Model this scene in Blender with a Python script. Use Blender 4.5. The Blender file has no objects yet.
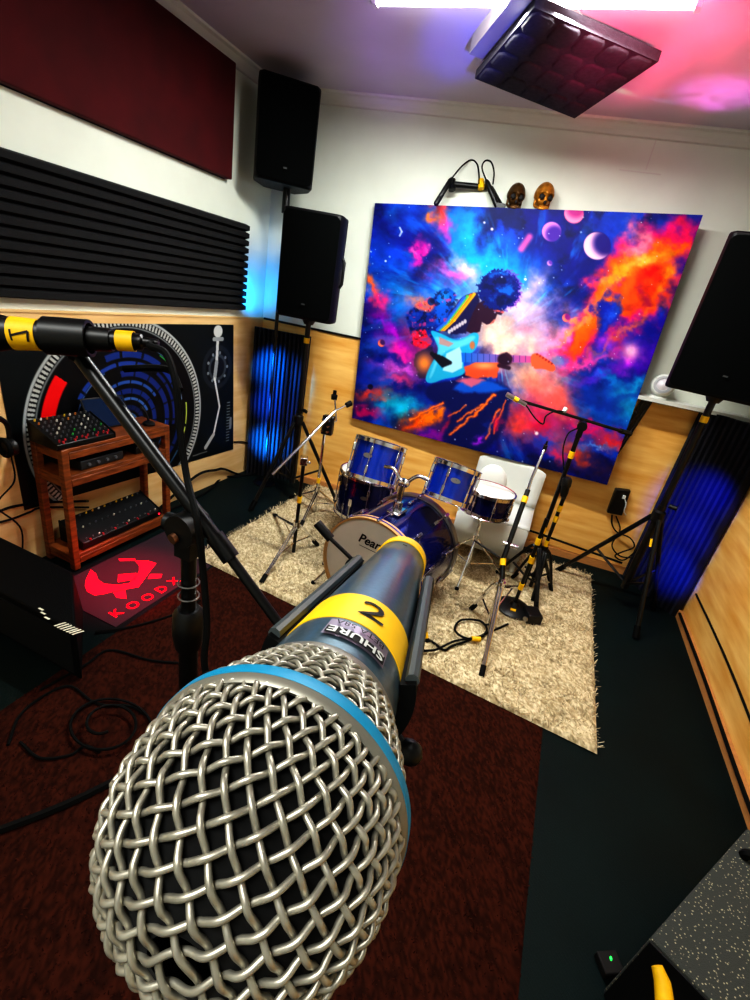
import bpy, math, random
import numpy as np
random.seed(4)
RNG = np.random.default_rng(7)
PI = math.pi
SC = bpy.context.scene
COL = SC.collection

# ------------------------------------------------------------------ camera
FPX, YAW, PITCH, ROLL, CH = 459.8242, 0.319, -0.4219, -0.1872, 1.5577
XL, XR, HC, ZD = -2.20, 1.1745, 2.6117, 1.215        # left wall, right wall, ceiling, dado
YN = -1.7                                            # wall behind the camera
KB = .321/(2.1533+1.1745)
def yback(x): return 3.1646+KB*(x+2.1533)

def rotm(yaw, pitch, roll):
    cy, sy = math.cos(yaw), math.sin(yaw); cp, sp = math.cos(pitch), math.sin(pitch); cr, sr = math.cos(roll), math.sin(roll)
    return np.array([[cy,-sy,0],[sy,cy,0],[0,0,1]]) @ np.array([[1,0,0],[0,cp,-sp],[0,sp,cp]]) @ np.array([[cr,0,sr],[0,1,0],[-sr,0,cr]])
RC = rotm(YAW, PITCH, ROLL)
C0 = np.array([0, 0, CH])
V = lambda *a: np.array(a, float)
def ray(u, v): return RC @ V((u-375)/FPX, 1, (500-v)/FPX)
def dpt(u, v, d): return C0+ray(u, v)*d
def zpt(u, v, z=0.): r = ray(u, v); return C0+r*((z-CH)/r[2])
def xpt(u, v, x): r = ray(u, v); return C0+r*(x/r[0])
def ypt(u, v, y): r = ray(u, v); return C0+r*(y/r[1])
def wpt(u, v, off=0.):
    r = ray(u, v); return C0+r*((3.1646+KB*2.1533-off)/(r[1]-KB*r[0]))
def lpt(u, v, off=0.): return xpt(u, v, XL+off)
def proj(P):
    c = (np.asarray(P)-C0) @ RC
    return np.stack([375+FPX*c[..., 0]/c[..., 1], 500-FPX*c[..., 2]/c[..., 1]], -1)

cam = bpy.data.cameras.new('camera'); co = bpy.data.objects.new('camera', cam); COL.objects.link(co)
cam.sensor_fit = 'VERTICAL'; cam.sensor_height = 24.0; cam.lens = 24.0*FPX/1000.0
cam.clip_start = 0.004; cam.clip_end = 50
from mathutils import Matrix, Vector
right, fwd, up = RC[:, 0], RC[:, 1], RC[:, 2]
M = Matrix(((right[0], up[0], -fwd[0], 0), (right[1], up[1], -fwd[1], 0), (right[2], up[2], -fwd[2], CH), (0, 0, 0, 1)))
co.matrix_world = M
SC.camera = co

# ------------------------------------------------------------------ colours and materials
def lin(c):
    c = np.asarray(c, float)/255.
    return np.where(c <= .04045, c/12.92, ((c+.055)/1.055)**2.4)
def rgba(c): l = lin(c); return (float(l[0]), float(l[1]), float(l[2]), 1.)
def mat(name, c, rough=.5, metal=0., noise=0., nscale=20., bump=0., bscale=60., emit=None, es=0., coat=0., spec=None, alpha=1., stretch=None, c2=None):
    m = bpy.data.materials.new(name); m.use_nodes = True
    nt = m.node_tree; b = nt.nodes['Principled BSDF']
    b.inputs['Base Color'].default_value = rgba(c); b.inputs['Roughness'].default_value = rough
    b.inputs['Metallic'].default_value = metal; b.inputs['Coat Weight'].default_value = coat
    b.inputs['Alpha'].default_value = alpha
    if spec is not None: b.inputs['Specular IOR Level'].default_value = spec
    if emit is not None:
        b.inputs['Emission Color'].default_value = rgba(emit); b.inputs['Emission Strength'].default_value = es
    tc = nt.nodes.new('ShaderNodeTexCoord')
    mp = nt.nodes.new('ShaderNodeMapping'); nt.links.new(tc.outputs['Object'], mp.inputs['Vector'])
    if stretch: mp.inputs['Scale'].default_value = stretch
    if noise or c2 is not None:
        n = nt.nodes.new('ShaderNodeTexNoise'); n.inputs['Scale'].default_value = nscale; n.inputs['Detail'].default_value = 6
        nt.links.new(mp.outputs[0], n.inputs['Vector'])
        r = nt.nodes.new('ShaderNodeValToRGB'); nt.links.new(n.outputs['Fac'], r.inputs['Fac'])
        l = lin(c)
        a, d = (l*(1-noise), np.minimum(l*(1+noise), 1)) if c2 is None else (l, lin(c2))
        r.color_ramp.elements[0].position = .3; r.color_ramp.elements[1].position = .7
        r.color_ramp.elements[0].color = (*map(float, a), 1); r.color_ramp.elements[1].color = (*map(float, d), 1)
        nt.links.new(r.outputs['Color'], b.inputs['Base Color'])
    if bump:
        n2 = nt.nodes.new('ShaderNodeTexNoise'); n2.inputs['Scale'].default_value = bscale; n2.inputs['Detail'].default_value = 4
        nt.links.new(mp.outputs[0], n2.inputs['Vector'])
        bp = nt.nodes.new('ShaderNodeBump'); bp.inputs['Strength'].default_value = bump; bp.inputs['Distance'].default_value = .01
        nt.links.new(n2.outputs['Fac'], bp.inputs['Height']); nt.links.new(bp.outputs['Normal'], b.inputs['Normal'])
    return m
def attr_mat(name, rough=.6, spec=.3, bump=0., bscale=200., es=0.):
    m = mat(name, (128, 128, 128), rough, bump=bump, bscale=bscale, spec=spec)
    nt = m.node_tree; a = nt.nodes.new('ShaderNodeVertexColor'); a.layer_name = 'Col'
    nt.links.new(a.outputs['Color'], nt.nodes['Principled BSDF'].inputs['Base Color'])
    if es:
        nt.links.new(a.outputs['Color'], nt.nodes['Principled BSDF'].inputs['Emission Color'])
        nt.nodes['Principled BSDF'].inputs['Emission Strength'].default_value = es
    return m

M_WALL = mat('white_plaster', (222, 226, 214), .75, noise=.05, nscale=3, bump=.12, bscale=14)
M_CEIL = mat('ceiling_paint', (202, 192, 205), .8, noise=.05, nscale=2, bump=.06, bscale=8)
M_TRIM = mat('white_trim', (214, 212, 204), .6)
M_PLY = mat('plywood', (226, 164, 76), .5, nscale=2.2, bump=.05, bscale=30, stretch=(1.2, 1.2, 9), c2=(248, 206, 126))
M_PLYL = mat('pale_plywood', (216, 174, 112), .5, nscale=2.2, stretch=(1.2, 1.2, 9), c2=(232, 200, 146))
M_BASEB = mat('raw_pine_board', (196, 140, 84), .55, noise=.12, nscale=5, stretch=(6, 6, 40))
M_BLACK = mat('black_plastic', (9, 10, 11), .42)
M_BLACKM = mat('black_steel', (8, 8, 9), .36, metal=.0, spec=.5)
M_RUBBER = mat('black_rubber', (5, 6, 6), .75, spec=.25)
M_MATTE = mat('black_speaker_grille', (2, 4, 4), .7, bump=.35, bscale=700, spec=.08)
M_CAB = mat('black_speaker_cabinet', (4, 5, 6), .5, bump=.15, bscale=500, spec=.3)
M_CHROME = mat('chrome', (225, 225, 228), .14, metal=1.)
M_STEEL = mat('satin_steel', (170, 170, 172), .32, metal=1.)
M_YEL = mat('yellow_tape', (246, 196, 12), .55, noise=.1, nscale=60)
M_INK = mat('black_marker_ink_and_shade', (18, 14, 14), .7)
M_RED = mat('red_acoustic_fabric', (74, 2, 9), .9, noise=.2, nscale=6, bump=.2, bscale=900)
M_FOAM = mat('charcoal_foam', (21, 21, 23), .92, noise=.15, nscale=60, bump=.25, bscale=300)
M_TRAP = mat('dark_foam', (24, 26, 38), .85, noise=.1, nscale=50, bump=.2, bscale=250)
M_WOOD = mat('brown_varnished_wood', (84, 40, 13), .5, nscale=4, stretch=(3, 3, 18), c2=(146, 78, 32))
M_WHITEP = mat('white_plastic', (212, 214, 208), .45)
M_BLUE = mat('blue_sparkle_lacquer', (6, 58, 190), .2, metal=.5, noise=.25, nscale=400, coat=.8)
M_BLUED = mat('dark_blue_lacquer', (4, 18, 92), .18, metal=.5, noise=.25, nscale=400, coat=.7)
M_HEAD = mat('white_drum_head', (222, 218, 208), .5, noise=.03, nscale=12)
M_HOOPW = mat('natural_wood_hoop', (196, 152, 96), .35, noise=.12, nscale=12, coat=.4)
M_GRILLE = mat('silver_wire_mesh', (182, 178, 164), .42, metal=.75, noise=.12, nscale=300)
M_GFOAM = mat('black_inner_foam', (3, 3, 3), .95)
M_MBLUE = mat('sky_blue_band', (0, 138, 178), .5)
M_MRIM = mat('silver_enamel_rim', (140, 137, 126), .42, metal=.5)
M_MBODY = mat('blue_grey_metallic_enamel', (84, 106, 118), .33, metal=.45, noise=.12, nscale=700, coat=.25)
M_BRONZE = mat('bronze', (176, 118, 40), .42, metal=.6, noise=.35, nscale=40)
M_LED = mat('green_indicator', (40, 220, 90), .4, emit=(40, 230, 90), es=1.2)
M_LEDR = mat('red_indicator', (230, 30, 50), .4, emit=(235, 30, 60), es=1.5)
M_TUBE = mat('lit_fluorescent_tube', (255, 255, 255), .4, emit=(255, 248, 250), es=14.)
M_SCREEN = mat('dim_blue_screen', (18, 34, 58), .2, emit=(20, 48, 92), es=.12, noise=.3, nscale=5)

def floor_mat():
    m = mat('dark_tread_mat', (8, 25, 25), .62, spec=.2, noise=.3, nscale=3)
    nt = m.node_tree; b = nt.nodes['Principled BSDF']
    tc = nt.nodes.new('ShaderNodeTexCoord'); mp = nt.nodes.new('ShaderNodeMapping'); mp.inputs['Rotation'].default_value = (0, 0, .785)
    nt.links.new(tc.outputs['Object'], mp.inputs['Vector'])
    br = nt.nodes.new('ShaderNodeTexBrick'); br.inputs['Scale'].default_value = 26; br.inputs['Mortar Size'].default_value = .03
    nt.links.new(mp.outputs[0], br.inputs['Vector'])
    bp = nt.nodes.new('ShaderNodeBump'); bp.inputs['Strength'].default_value = .5; bp.inputs['Distance'].default_value = .004
    nt.links.new(br.outputs['Fac'], bp.inputs['Height']); nt.links.new(bp.outputs['Normal'], b.inputs['Normal'])
    return m
M_FLOOR = floor_mat()
def speck_mat():
    m = mat('grey_speckled_carpet', (52, 55, 52), .95, bump=.4, bscale=400)
    nt = m.node_tree; b = nt.nodes['Principled BSDF']
    tc = nt.nodes.new('ShaderNodeTexCoord')
    n = nt.nodes.new('ShaderNodeTexVoronoi'); n.inputs['Scale'].default_value = 125
    nt.links.new(tc.outputs['Object'], n.inputs['Vector'])
    r = nt.nodes.new('ShaderNodeValToRGB'); nt.links.new(n.outputs['Distance'], r.inputs['Fac'])
    r.color_ramp.elements[0].position = .14; r.color_ramp.elements[0].color = rgba((186, 182, 150))
    r.color_ramp.elements[1].position = .27; r.color_ramp.elements[1].color = rgba((66, 70, 67))
    nt.links.new(r.outputs['Color'], b.inputs['Base Color'])
    return m
M_SPECK = speck_mat()

# ------------------------------------------------------------------ geometry helper
def unit(v): v = np.asarray(v, float); return v/(np.linalg.norm(v)+1e-12)
def basis(ax, ref=None):
    ax = unit(ax)
    r = V(0, 0, 1) if ref is None else np.asarray(ref, float)
    if abs(ax @ unit(r)) > .98: r = V(1, 0, 0) if ref is None else V(.3, .9, .2)
    t = unit(np.cross(ax, r)); u = np.cross(t, ax)
    return t, u, ax
def rotz(a): c, s = math.cos(a), math.sin(a); return np.array([[c, -s, 0], [s, c, 0], [0, 0, 1]])

class G:
    def __init__(s): s.v = []; s.f = []; s.n = 0
    def add(s, vs, fs):
        vs = np.asarray(vs, float); s.v.append(vs); s.f += [tuple(i+s.n for i in f) for f in fs]; s.n += len(vs); return s
    def box(s, c, size, rot=None):
        c = np.asarray(c, float); h = np.asarray(size, float)/2
        p = np.array([[x, y, z] for x in (-1, 1) for y in (-1, 1) for z in (-1, 1)])*h
        if rot is not None: p = p @ np.asarray(rot).T
        return s.add(p+c, [(0, 1, 3, 2), (4, 6, 7, 5), (0, 4, 5, 1), (2, 3, 7, 6), (0, 2, 6, 4), (1, 5, 7, 3)])
    def tube(s, pts, r, seg=10, closed=False, caps=True):
        P = [np.asarray(p, float) for p in pts]; n = len(P)
        rs = list(r) if hasattr(r, '__len__') else [r]*n
        T = []
        for i in range(n):
            a = P[(i-1) % n] if (closed or i > 0) else P[i]; b = P[(i+1) % n] if (closed or i < n-1) else P[i]
            T.append(unit(b-a))
        t, u, _ = basis(T[0]); vs = []
        for i in range(n):
            t = unit(t-T[i]*(t @ T[i])); u = np.cross(T[i], t)
            for k in range(seg):
                a = 2*PI*k/seg; vs.append(P[i]+rs[i]*(math.cos(a)*t+math.sin(a)*u))
        fs = []
        for i in range(n if closed else n-1):
            j = (i+1) % n
            for k in range(seg):
                l = (k+1) % seg; fs.append((i*seg+k, i*seg+l, j*seg+l, j*seg+k))
        if caps and not closed:
            fs.append(tuple(range(seg-1, -1, -1))); fs.append(tuple((n-1)*seg+k for k in range(seg)))
        return s.add(vs, fs)
    def cyl(s, a, b, r0, r1=None, seg=16): return s.tube([a, b], [r0, r0 if r1 is None else r1], seg)
    def lathe(s, prof, o, ax, seg=32, ref=None, a0=0., a1=2*PI):
        t, u, ax = basis(ax, ref); o = np.asarray(o, float)
        full = abs(a1-a0-2*PI) < 1e-6; m = seg if full else seg+1
        vs = []; fs = []
        for (h, r) in prof:
            for k in range(m):
                a = a0+(a1-a0)*k/seg; vs.append(o+ax*h+max(r, 1e-6)*(math.cos(a)*t+math.sin(a)*u))
        for i in range(len(prof)-1):
            for k in range(seg):
                l = (k+1) % m; fs.append((i*m+k, i*m+l, (i+1)*m+l, (i+1)*m+k))
        return s.add(vs, fs)
    def prism(s, poly, vec):
        p = np.asarray(poly, float); n = len(p); vec = np.asarray(vec, float)
        fs = [tuple(range(n-1, -1, -1)), tuple(range(n, 2*n))]+[(k, (k+1) % n, n+(k+1) % n, n+k) for k in range(n)]
        return s.add(np.concatenate([p, p+vec]), fs)
    def ball(s, c, r, seg=16, rot=None):
        r = V(r, r, r) if not hasattr(r, '__len__') else np.asarray(r, float)
        vs = []; fs = []; h = seg//2
        for i in range(h+1):
            ph = PI*i/h
            for k in range(seg):
                a = 2*PI*k/seg; vs.append([math.sin(ph)*math.cos(a), math.sin(ph)*math.sin(a), math.cos(ph)])
        vs = np.array(vs)*r
        if rot is not None: vs = vs @ np.asarray(rot).T
        for i in range(h):
            for k in range(seg):
                l = (k+1) % seg; fs.append((i*seg+k, (i+1)*seg+k, (i+1)*seg+l, i*seg+l))
        return s.add(vs+np.asarray(c, float), fs)

def obj(name, g, m, parent=None, smooth=True, bevel=0., angle=38, cols=None):
    vs = np.concatenate(g.v) if len(g.v) > 1 else np.asarray(g.v[0])
    if parent is not None:
        p = parent; off = np.zeros(3)
        while p is not None: off += np.array(p.location); p = p.parent
        loc = np.zeros(3) if parent.type == 'EMPTY' else np.zeros(3)
    else:
        loc = np.array([(vs[:, 0].min()+vs[:, 0].max())/2, (vs[:, 1].min()+vs[:, 1].max())/2, vs[:, 2].min()]); off = loc
    me = bpy.data.meshes.new(name)
    me.from_pydata((vs-off).tolist(), [], g.f); me.update()
    if smooth:
        me.shade_smooth(); me.set_sharp_from_angle(angle=math.radians(angle))
    me.materials.append(m)
    if cols is not None:
        at = me.color_attributes.new('Col', 'FLOAT_COLOR', 'POINT')
        at.data.foreach_set('color', np.concatenate([cols, np.ones((len(cols), 1))], 1).astype(np.float32).ravel())
    o = bpy.data.objects.new(name, me); COL.objects.link(o)
    o.location = loc
    if parent is not None: o.parent = parent; o.location = (0, 0, 0)
    if bevel:
        b = o.modifiers.new('bevel', 'BEVEL'); b.width = bevel; b.segments = 2; b.limit_method = 'ANGLE'; b.angle_limit = .7
    return o
def tag(o, label, cat, group=None, kind=None):
    o['label'] = label; o['category'] = cat
    if group: o['group'] = group
    if kind: o['kind'] = kind
    return o
def thing(name, label, cat, loc, group=None):
    o = bpy.data.objects.new(name, None); COL.objects.link(o); o.location = [float(x) for x in loc]
    o.empty_display_size = .05
    return tag(o, label, cat, group)
def struct(name, g, m, **k):
    o = obj(name, g, m, **k); o['kind'] = 'structure'; return o
def spline(P, n=8):
    P = [np.asarray(p, float) for p in P]; out = []
    Q = [2*P[0]-P[1]]+P+[2*P[-1]-P[-2]]
    for i in range(1, len(Q)-2):
        a, b, c, d = Q[i-1:i+3]
        for k in range(n):
            t = k/n; out.append(.5*(2*b+(c-a)*t+(2*a-5*b+4*c-d)*t*t+(3*b-a-3*c+d)*t**3))
    out.append(P[-1]); return out
def text_mesh(s, size=1., extrude=0., shear=0.):
    cu = bpy.data.curves.new('t', 'FONT'); cu.body = s; cu.size = size; cu.extrude = extrude; cu.resolution_u = 3; cu.shear = shear
    cu.align_x = 'CENTER'; cu.align_y = 'CENTER'
    o = bpy.data.objects.new('t', cu); COL.objects.link(o)
    dg = bpy.context.evaluated_depsgraph_get(); dg.update()
    me = bpy.data.meshes.new_from_object(o.evaluated_get(dg))
    vs = np.array([v.co[:] for v in me.vertices]); fs = [tuple(p.vertices) for p in me.polygons]
    bpy.data.objects.remove(o); bpy.data.curves.remove(cu); bpy.data.meshes.remove(me)
    return vs, fs
def flat_text(s, size, o, ex, ey, bold=0., shear=0.):
    """text lying on the plane through o with writing direction ex and up direction ey"""
    vs, fs = text_mesh(s, size, 0., shear); g = G(); ex = unit(ex); ey = unit(ey)
    g.add(np.asarray(o)+vs[:, :1]*ex+vs[:, 1:2]*ey, fs)
    if bold:
        for dx, dy in ((bold, 0), (-bold, 0), (0, bold), (0, -bold)): g.add(np.asarray(o)+(vs[:, :1]+dx)*ex+(vs[:, 1:2]+dy)*ey, fs)
    return g

# ------------------------------------------------------------------ painting helpers (per-vertex colours)
def vnoise(x, y, seed=0):
    r = np.random.default_rng(seed); T = r.random((64, 64))
    xi = np.floor(x).astype(int); yi = np.floor(y).astype(int); fx = x-xi; fy = y-yi
    fx = fx*fx*(3-2*fx); fy = fy*fy*(3-2*fy)
    g = lambda i, j: T[j % 64, i % 64]
    return (g(xi, yi)*(1-fx)+g(xi+1, yi)*fx)*(1-fy)+(g(xi, yi+1)*(1-fx)+g(xi+1, yi+1)*fx)*fy
def fbm(x, y, seed=0, oct=5):
    s = 0; a = .5; t = 0
    for o in range(oct): s = s+a*vnoise(x*2**o+17*o, y*2**o+9*o, seed+o); t += a; a *= .55
    return s/t
def sstep(a, b, x): t = np.clip((x-a)/(b-a), 0, 1); return t*t*(3-2*t)
def polymask(X, Y, P, soft):
    """soft mask of a polygon: 1 inside"""
    P = np.asarray(P, float); ins = np.zeros(X.shape, bool); dist = np.full(X.shape, 1e9)
    for i in range(len(P)):
        x0, y0 = P[i]; x1, y1 = P[(i+1) % len(P)]
        c = ((y0 > Y) != (y1 > Y)) & (X < (x1-x0)*(Y-y0)/((y1-y0) if y1 != y0 else 1e-9)+x0); ins ^= c
        dx, dy = x1-x0, y1-y0; t = np.clip(((X-x0)*dx+(Y-y0)*dy)/(dx*dx+dy*dy+1e-9), 0, 1)
        dist = np.minimum(dist, np.hypot(X-x0-t*dx, Y-y0-t*dy))
    return sstep(-soft, soft, np.where(ins, dist, -dist))
def chaik(P, n=2):
    P = [V(*q) for q in P]
    for _ in range(n):
        Q = []
        for a, b in zip(P, P[1:]+P[:1]): Q += [a*.75+b*.25, a*.25+b*.75]
        P = Q
    return P
class Paint:
    def __init__(s, X, Y): s.X = X; s.Y = Y; s.C = np.zeros(X.shape+(3,)); s.W = (X, Y)
    def mix(s, c, m):
        c = np.asarray(c, float)
        s.C = s.C*(1-m[..., None])+c*m[..., None]
    def add(s, c, m): s.C = s.C+np.asarray(c, float)*m[..., None]
    def blob(s, x, y, rx, ry, c, a=1., ang=0., warp=None, p=1.):
        X, Y = warp if warp is not None else s.W
        dx, dy = X-x, Y-y; ca, sa = math.cos(ang), math.sin(ang)
        q = ((dx*ca+dy*sa)/rx)**2+((-dx*sa+dy*ca)/ry)**2
        s.mix(c, a*np.exp(-q**p))
    def disc(s, x, y, rx, ry, c, a=1., soft=.8, ang=0.):
        dx, dy = s.X-x, s.Y-y; ca, sa = math.cos(ang), math.sin(ang)
        q = np.hypot((dx*ca+dy*sa)/rx, (-dx*sa+dy*ca)/ry); m = min(rx, ry)
        s.mix(c, a*sstep(-soft, soft, (1-q)*m))
    def poly(s, P, c, a=1., soft=.8, warp=None):
        X, Y = warp if warp is not None else s.W
        s.mix(c, a*polymask(X, Y, P, soft))
    def line(s, P, w, c, a=1., soft=.7, warp=None):
        WX_, WY_ = warp if warp is not None else s.W
        for (x0, y0), (x1, y1) in zip(P[:-1], P[1:]):
            dx, dy = x1-x0, y1-y0; t = np.clip(((WX_-x0)*dx+(WY_-y0)*dy)/(dx*dx+dy*dy+1e-9), 0, 1)
            d = np.hypot(WX_-x0-t*dx, WY_-y0-t*dy); s.mix(c, a*sstep(-soft, soft, w/2-d))
def grid(nu, nv, fn):
    """fn(u, v) -> points; returns G with (nv+1)*(nu+1) vertices"""
    u, v = np.meshgrid(np.linspace(0, 1, nu+1), np.linspace(0, 1, nv+1)); P = fn(u, v)
    g = G(); idx = lambda i, j: j*(nu+1)+i
    i, j = np.meshgrid(np.arange(nu), np.arange(nv)); a = (j*(nu+1)+i).ravel()
    g.v = [P.reshape(-1, 3)]; g.f = np.stack([a, a+nu+1, a+nu+2, a+1], 1).tolist(); g.n = len(g.v[0])
    return g, P

# ================================================================== THE ROOM
T = .1
yl, yr = yback(XL), yback(XR)
struct('floor', G().prism([(XL-T, YN-T, -.1), (XR+T, YN-T, -.1), (XR+T, yr+T, -.1), (XL-T, yl+T, -.1)], (0, 0, .1)), M_FLOOR, smooth=False)
struct('ceiling', G().prism([(XL-T, YN-T, HC), (XR+T, YN-T, HC), (XR+T, yr+T, HC), (XL-T, yl+T, HC)], (0, 0, .1)), M_CEIL, smooth=False)
struct('wall_left', G().prism([(XL-T, YN-T, 0), (XL, YN-T, 0), (XL, yl+T, 0), (XL-T, yl+T, 0)], (0, 0, HC)), M_WALL, smooth=False)
struct('wall_right', G().prism([(XR, YN-T, 0), (XR+T, YN-T, 0), (XR+T, yr+T, 0), (XR, yr+T, 0)], (0, 0, HC)), M_WALL, smooth=False)
struct('wall_back', G().prism([(XL, yl, 0), (XR, yr, 0), (XR, yr+T, 0), (XL, yl+T, 0)], (0, 0, HC)), M_WALL, smooth=False)
struct('wall_front', G().prism([(XL, YN-T, 0), (XR, YN-T, 0), (XR, YN, 0), (XL, YN, 0)], (0, 0, HC)), M_WALL, smooth=False)
nb = unit((KB, -1, 0))                                # back wall normal, into the room
tb = unit((1, KB, 0))
# plywood dado on three walls
struct('trim_1', G().prism([(XL, YN, 0), (XL+.01, YN, 0), (XL+.01, yl, 0), (XL, yl, 0)], (0, 0, ZD)), M_PLYL, smooth=False)
struct('trim_2', G().prism([(XL+.01, yback(XL+.01)-.01, 0), (XR-.01, yback(XR)-.01, 0), (XR-.01, yback(XR), 0), (XL+.01, yback(XL+.01), 0)], (0, 0, ZD)), M_PLY, smooth=False)
struct('trim_3', G().prism([(XR-.01, YN, 0), (XR, YN, 0), (XR, yr, 0), (XR-.01, yr, 0)], (0, 0, ZD)), M_PLY, smooth=False)
# cap rails
struct('trim_4', G().prism([(XL, YN, ZD), (XL+.016, YN, ZD), (XL+.016, yl, ZD), (XL, yl, ZD)], (0, 0, .010)), M_PLYL, smooth=False)
struct('trim_5', G().prism([(XL+.02, yback(XL)-.018, ZD), (XR, yr-.018, ZD), (XR, yr, ZD), (XL+.02, yback(XL), ZD)], (0, 0, .014)), M_BLACK, smooth=False)
# cornice
def cornice(name, a, b, n):
    a, b, n = V(*a, HC), V(*b, HC), V(*n, 0); prof = [(0, 0), (.055, 0), (.055, -.012), (.035, -.018), (.018, -.04), (.012, -.06), (0, -.065)]
    g = G(); P = [a+n*d+V(0, 0, z) for d, z in prof]; g.prism(P, b-a); return struct(name, g, M_TRIM, smooth=False)
cornice('trim_6', (XL, YN), (XL, yl), (1, 0)); cornice('trim_7', (XL, yl), (XR, yr), nb[:2]); cornice('trim_8', (XR, YN), (XR, yr), (-1, 0))
# skirting boards
struct('baseboard_back', G().prism([V(XL+.45, yback(XL+.45)-.012, 0), V(XR-.28, yback(XR-.28)-.012, 0), V(XR-.28, yback(XR-.28)-.034, 0), V(XL+.45, yback(XL+.45)-.034, 0)], (0, 0, .055)), M_BASEB, smooth=False)
struct('baseboard_right', G().prism([(XR-.012, YN, 0), (XR-.036, YN, 0), (XR-.036, 3.06, 0), (XR-.012, 3.06, 0)], (0, 0, .055)), M_BASEB, smooth=False)
g = G()
for y in np.arange(.5, 3.0, .3): g.cyl((XR-.036, y, .03), (XR-.038, y, .03), .004, seg=8)
# plaster patch lines on the back wall
struct('trim_9', G().box(wpt(652, 152, .001), (.006, .002, .16), rotz(KB)).box(wpt(640, 172, .001), (.22, .002, .005), rotz(KB)), M_TRIM, smooth=False)

# thin black cables tacked along the right wall
def cable(pts, r, label, group=None, m=M_RUBBER, n=8, name='cable'):
    return tag(obj(name, G().tube(spline(pts, n), r, 6), m), label, 'cable', group)
cable([(XR-.045, 3.0, .06), (XR-.04, 2.4, .062), (XR-.045, 1.8, .06), (XR-.04, 1.1, .062), (XR-.042, .4, .06)], .009, 'thick black cable lying along the top of the right wall skirting board')
cable([xpt(*p, XR-.016) for p in ((696, 594), (712, 628), (728, 664), (745, 706), (775, 785))], .006, name='wall_run_cord', label='thin black cable running along the plywood of the right wall above the skirting')
cable([wpt(*p, .05)+V(0, 0, 0) for p in ((455, 505), (500, 521), (540, 534), (585, 550), (622, 563))], .008, 'black cable lying along the skirting under the galaxy canvas')

# ------------------------------------------------------------------ red acoustic panel, ribbed foam (left wall)
a, b = lpt(234, 61, .05), lpt(234.5, 181, .05)
zt, zb = a[2], b[2]; y1 = (a[1]+b[1])/2
r = thing('hanging_absorber', 'dark red fabric acoustic panel high on the left wall', 'panel', (XL+.02, y1-1.0, zb))
obj('fabric_panel', G().box((XL+.026, y1-1.1, (zt+zb)/2), (.048, 2.2, zt-zb)), M_RED, r, bevel=.006)
obj('backing_board', G().box((XL+.0022, y1-1.1, (zt+zb)/2-.004), (.003, 2.18, zt-zb)), M_BLACK, r)
a, b = lpt(245, 226, .03), lpt(245.5, 313, .03); zt, zb, y1 = a[2]+.014, b[2]+.014, (a[1]+b[1])/2
g = G(); nr = 12; h = (zt-zb)/nr; prof = [(XL+.001, zb)]
for i in range(nr):
    z0 = zb+i*h
    prof += [(XL+.016, z0+.001), (XL+.05, z0+h*.22), (XL+.05, z0+h*.78), (XL+.016, z0+h*.999)]
prof += [(XL+.001, zt)]
g.prism([(x, y1-2.3, z) for x, z in prof], (0, 2.3, 0))
tag(obj('foam_panel', g, M_FOAM, smooth=False), 'long charcoal foam panel with twelve horizontal ribs on the left wall', 'acoustic foam')

# ------------------------------------------------------------------ turntable wall print
tl, tr, br_, bl = V(XL+.014, 1.26, 1.172), V(XL+.014, 2.80, 1.172), V(XL+.014, 2.86, .235), V(XL+.014, 1.28, .30)
def quadf(tl, tr, br, bl): return lambda u, v: ((1-u)*(1-v))[..., None]*tl+(u*(1-v))[..., None]*tr+(u*v)[..., None]*br+((1-u)*v)[..., None]*bl
g, P = grid(420, 250, quadf(tl, tr, br_, bl))
Y, Z = P[..., 1], P[..., 2]
p = Paint(Y*1000, -Z*1000); p.C[:] = (7, 17, 20)
p.C += (fbm(Y*5, Z*5, 3)-.5)[..., None]*V(8, 14, 16)
cy, cz, R0 = 1905., -628., 584.
dx, dy = p.X-cy, p.Y-cz; rr = np.hypot(dx, dy); th = np.arctan2(dy, dx)
def ringm(r0, r1, s=3): return sstep(-s, s, rr-r0)*sstep(-s, s, r1-rr)
def arc(a0, a1, s=.03):
    d = (th-a0) % (2*PI); return (d < ((a1-a0) % (2*PI))).astype(float)
p.mix((10, 14, 16), ringm(0, R0))
p.mix((172, 178, 178), ringm(R0-14, R0)); p.mix((150, 156, 156), ringm(R0-62, R0-54)*.8)
dots = (np.cos(th*150) > -.1).astype(float)
p.mix((205, 208, 202), ringm(R0-50, R0-16, 2)*dots*.9)
p.mix((4, 6, 9), ringm(0, R0-66))
for r0, w, c, a0, a1 in ((455, 12, (52, 92, 130), -2.2, -.9), (455, 10, (190, 210, 90), -.15, .4), (455, 12, (40, 80, 110), .5, 1.0), (440, 6, (60, 190, 90), -1.0, -.85),
                         (405, 36, (26, 52, 128), -1.9, -.3), (405, 30, (18, 40, 100), .0, .8), (350, 22, (34, 66, 150), -2.6, -1.1), (350, 20, (20, 40, 110), -.9, .2),
                         (300, 34, (22, 44, 118), -1.7, .5), (245, 18, (44, 84, 160), -2.4, -.6), (200, 30, (20, 46, 120), -2., .9), (150, 16, (60, 100, 170), -2.8, -.4), (105, 30, (16, 34, 84), -3, 3),
                         (420, 8, (120, 150, 190), -.8, -.2), (325, 5, (90, 130, 200), -2.9, -2.0), (275, 5, (80, 120, 190), .1, .9), (60, 20, (70, 110, 160), -3, 3)):
    p.mix(c, ringm(r0-w, r0, 3)*arc(a0, a1))
    cutm = (np.cos(th*17+r0) > .93).astype(float); p.mix((5, 8, 14), ringm(r0-w, r0, 3)*cutm*.8)
p.mix((236, 10, 18), ringm(R0-150, R0-80, 3)*arc(PI+.2, PI+.66)); p.mix((238, 120, 30), ringm(R0-150, R0-80, 3)*arc(PI+.1, PI+.19))
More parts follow.
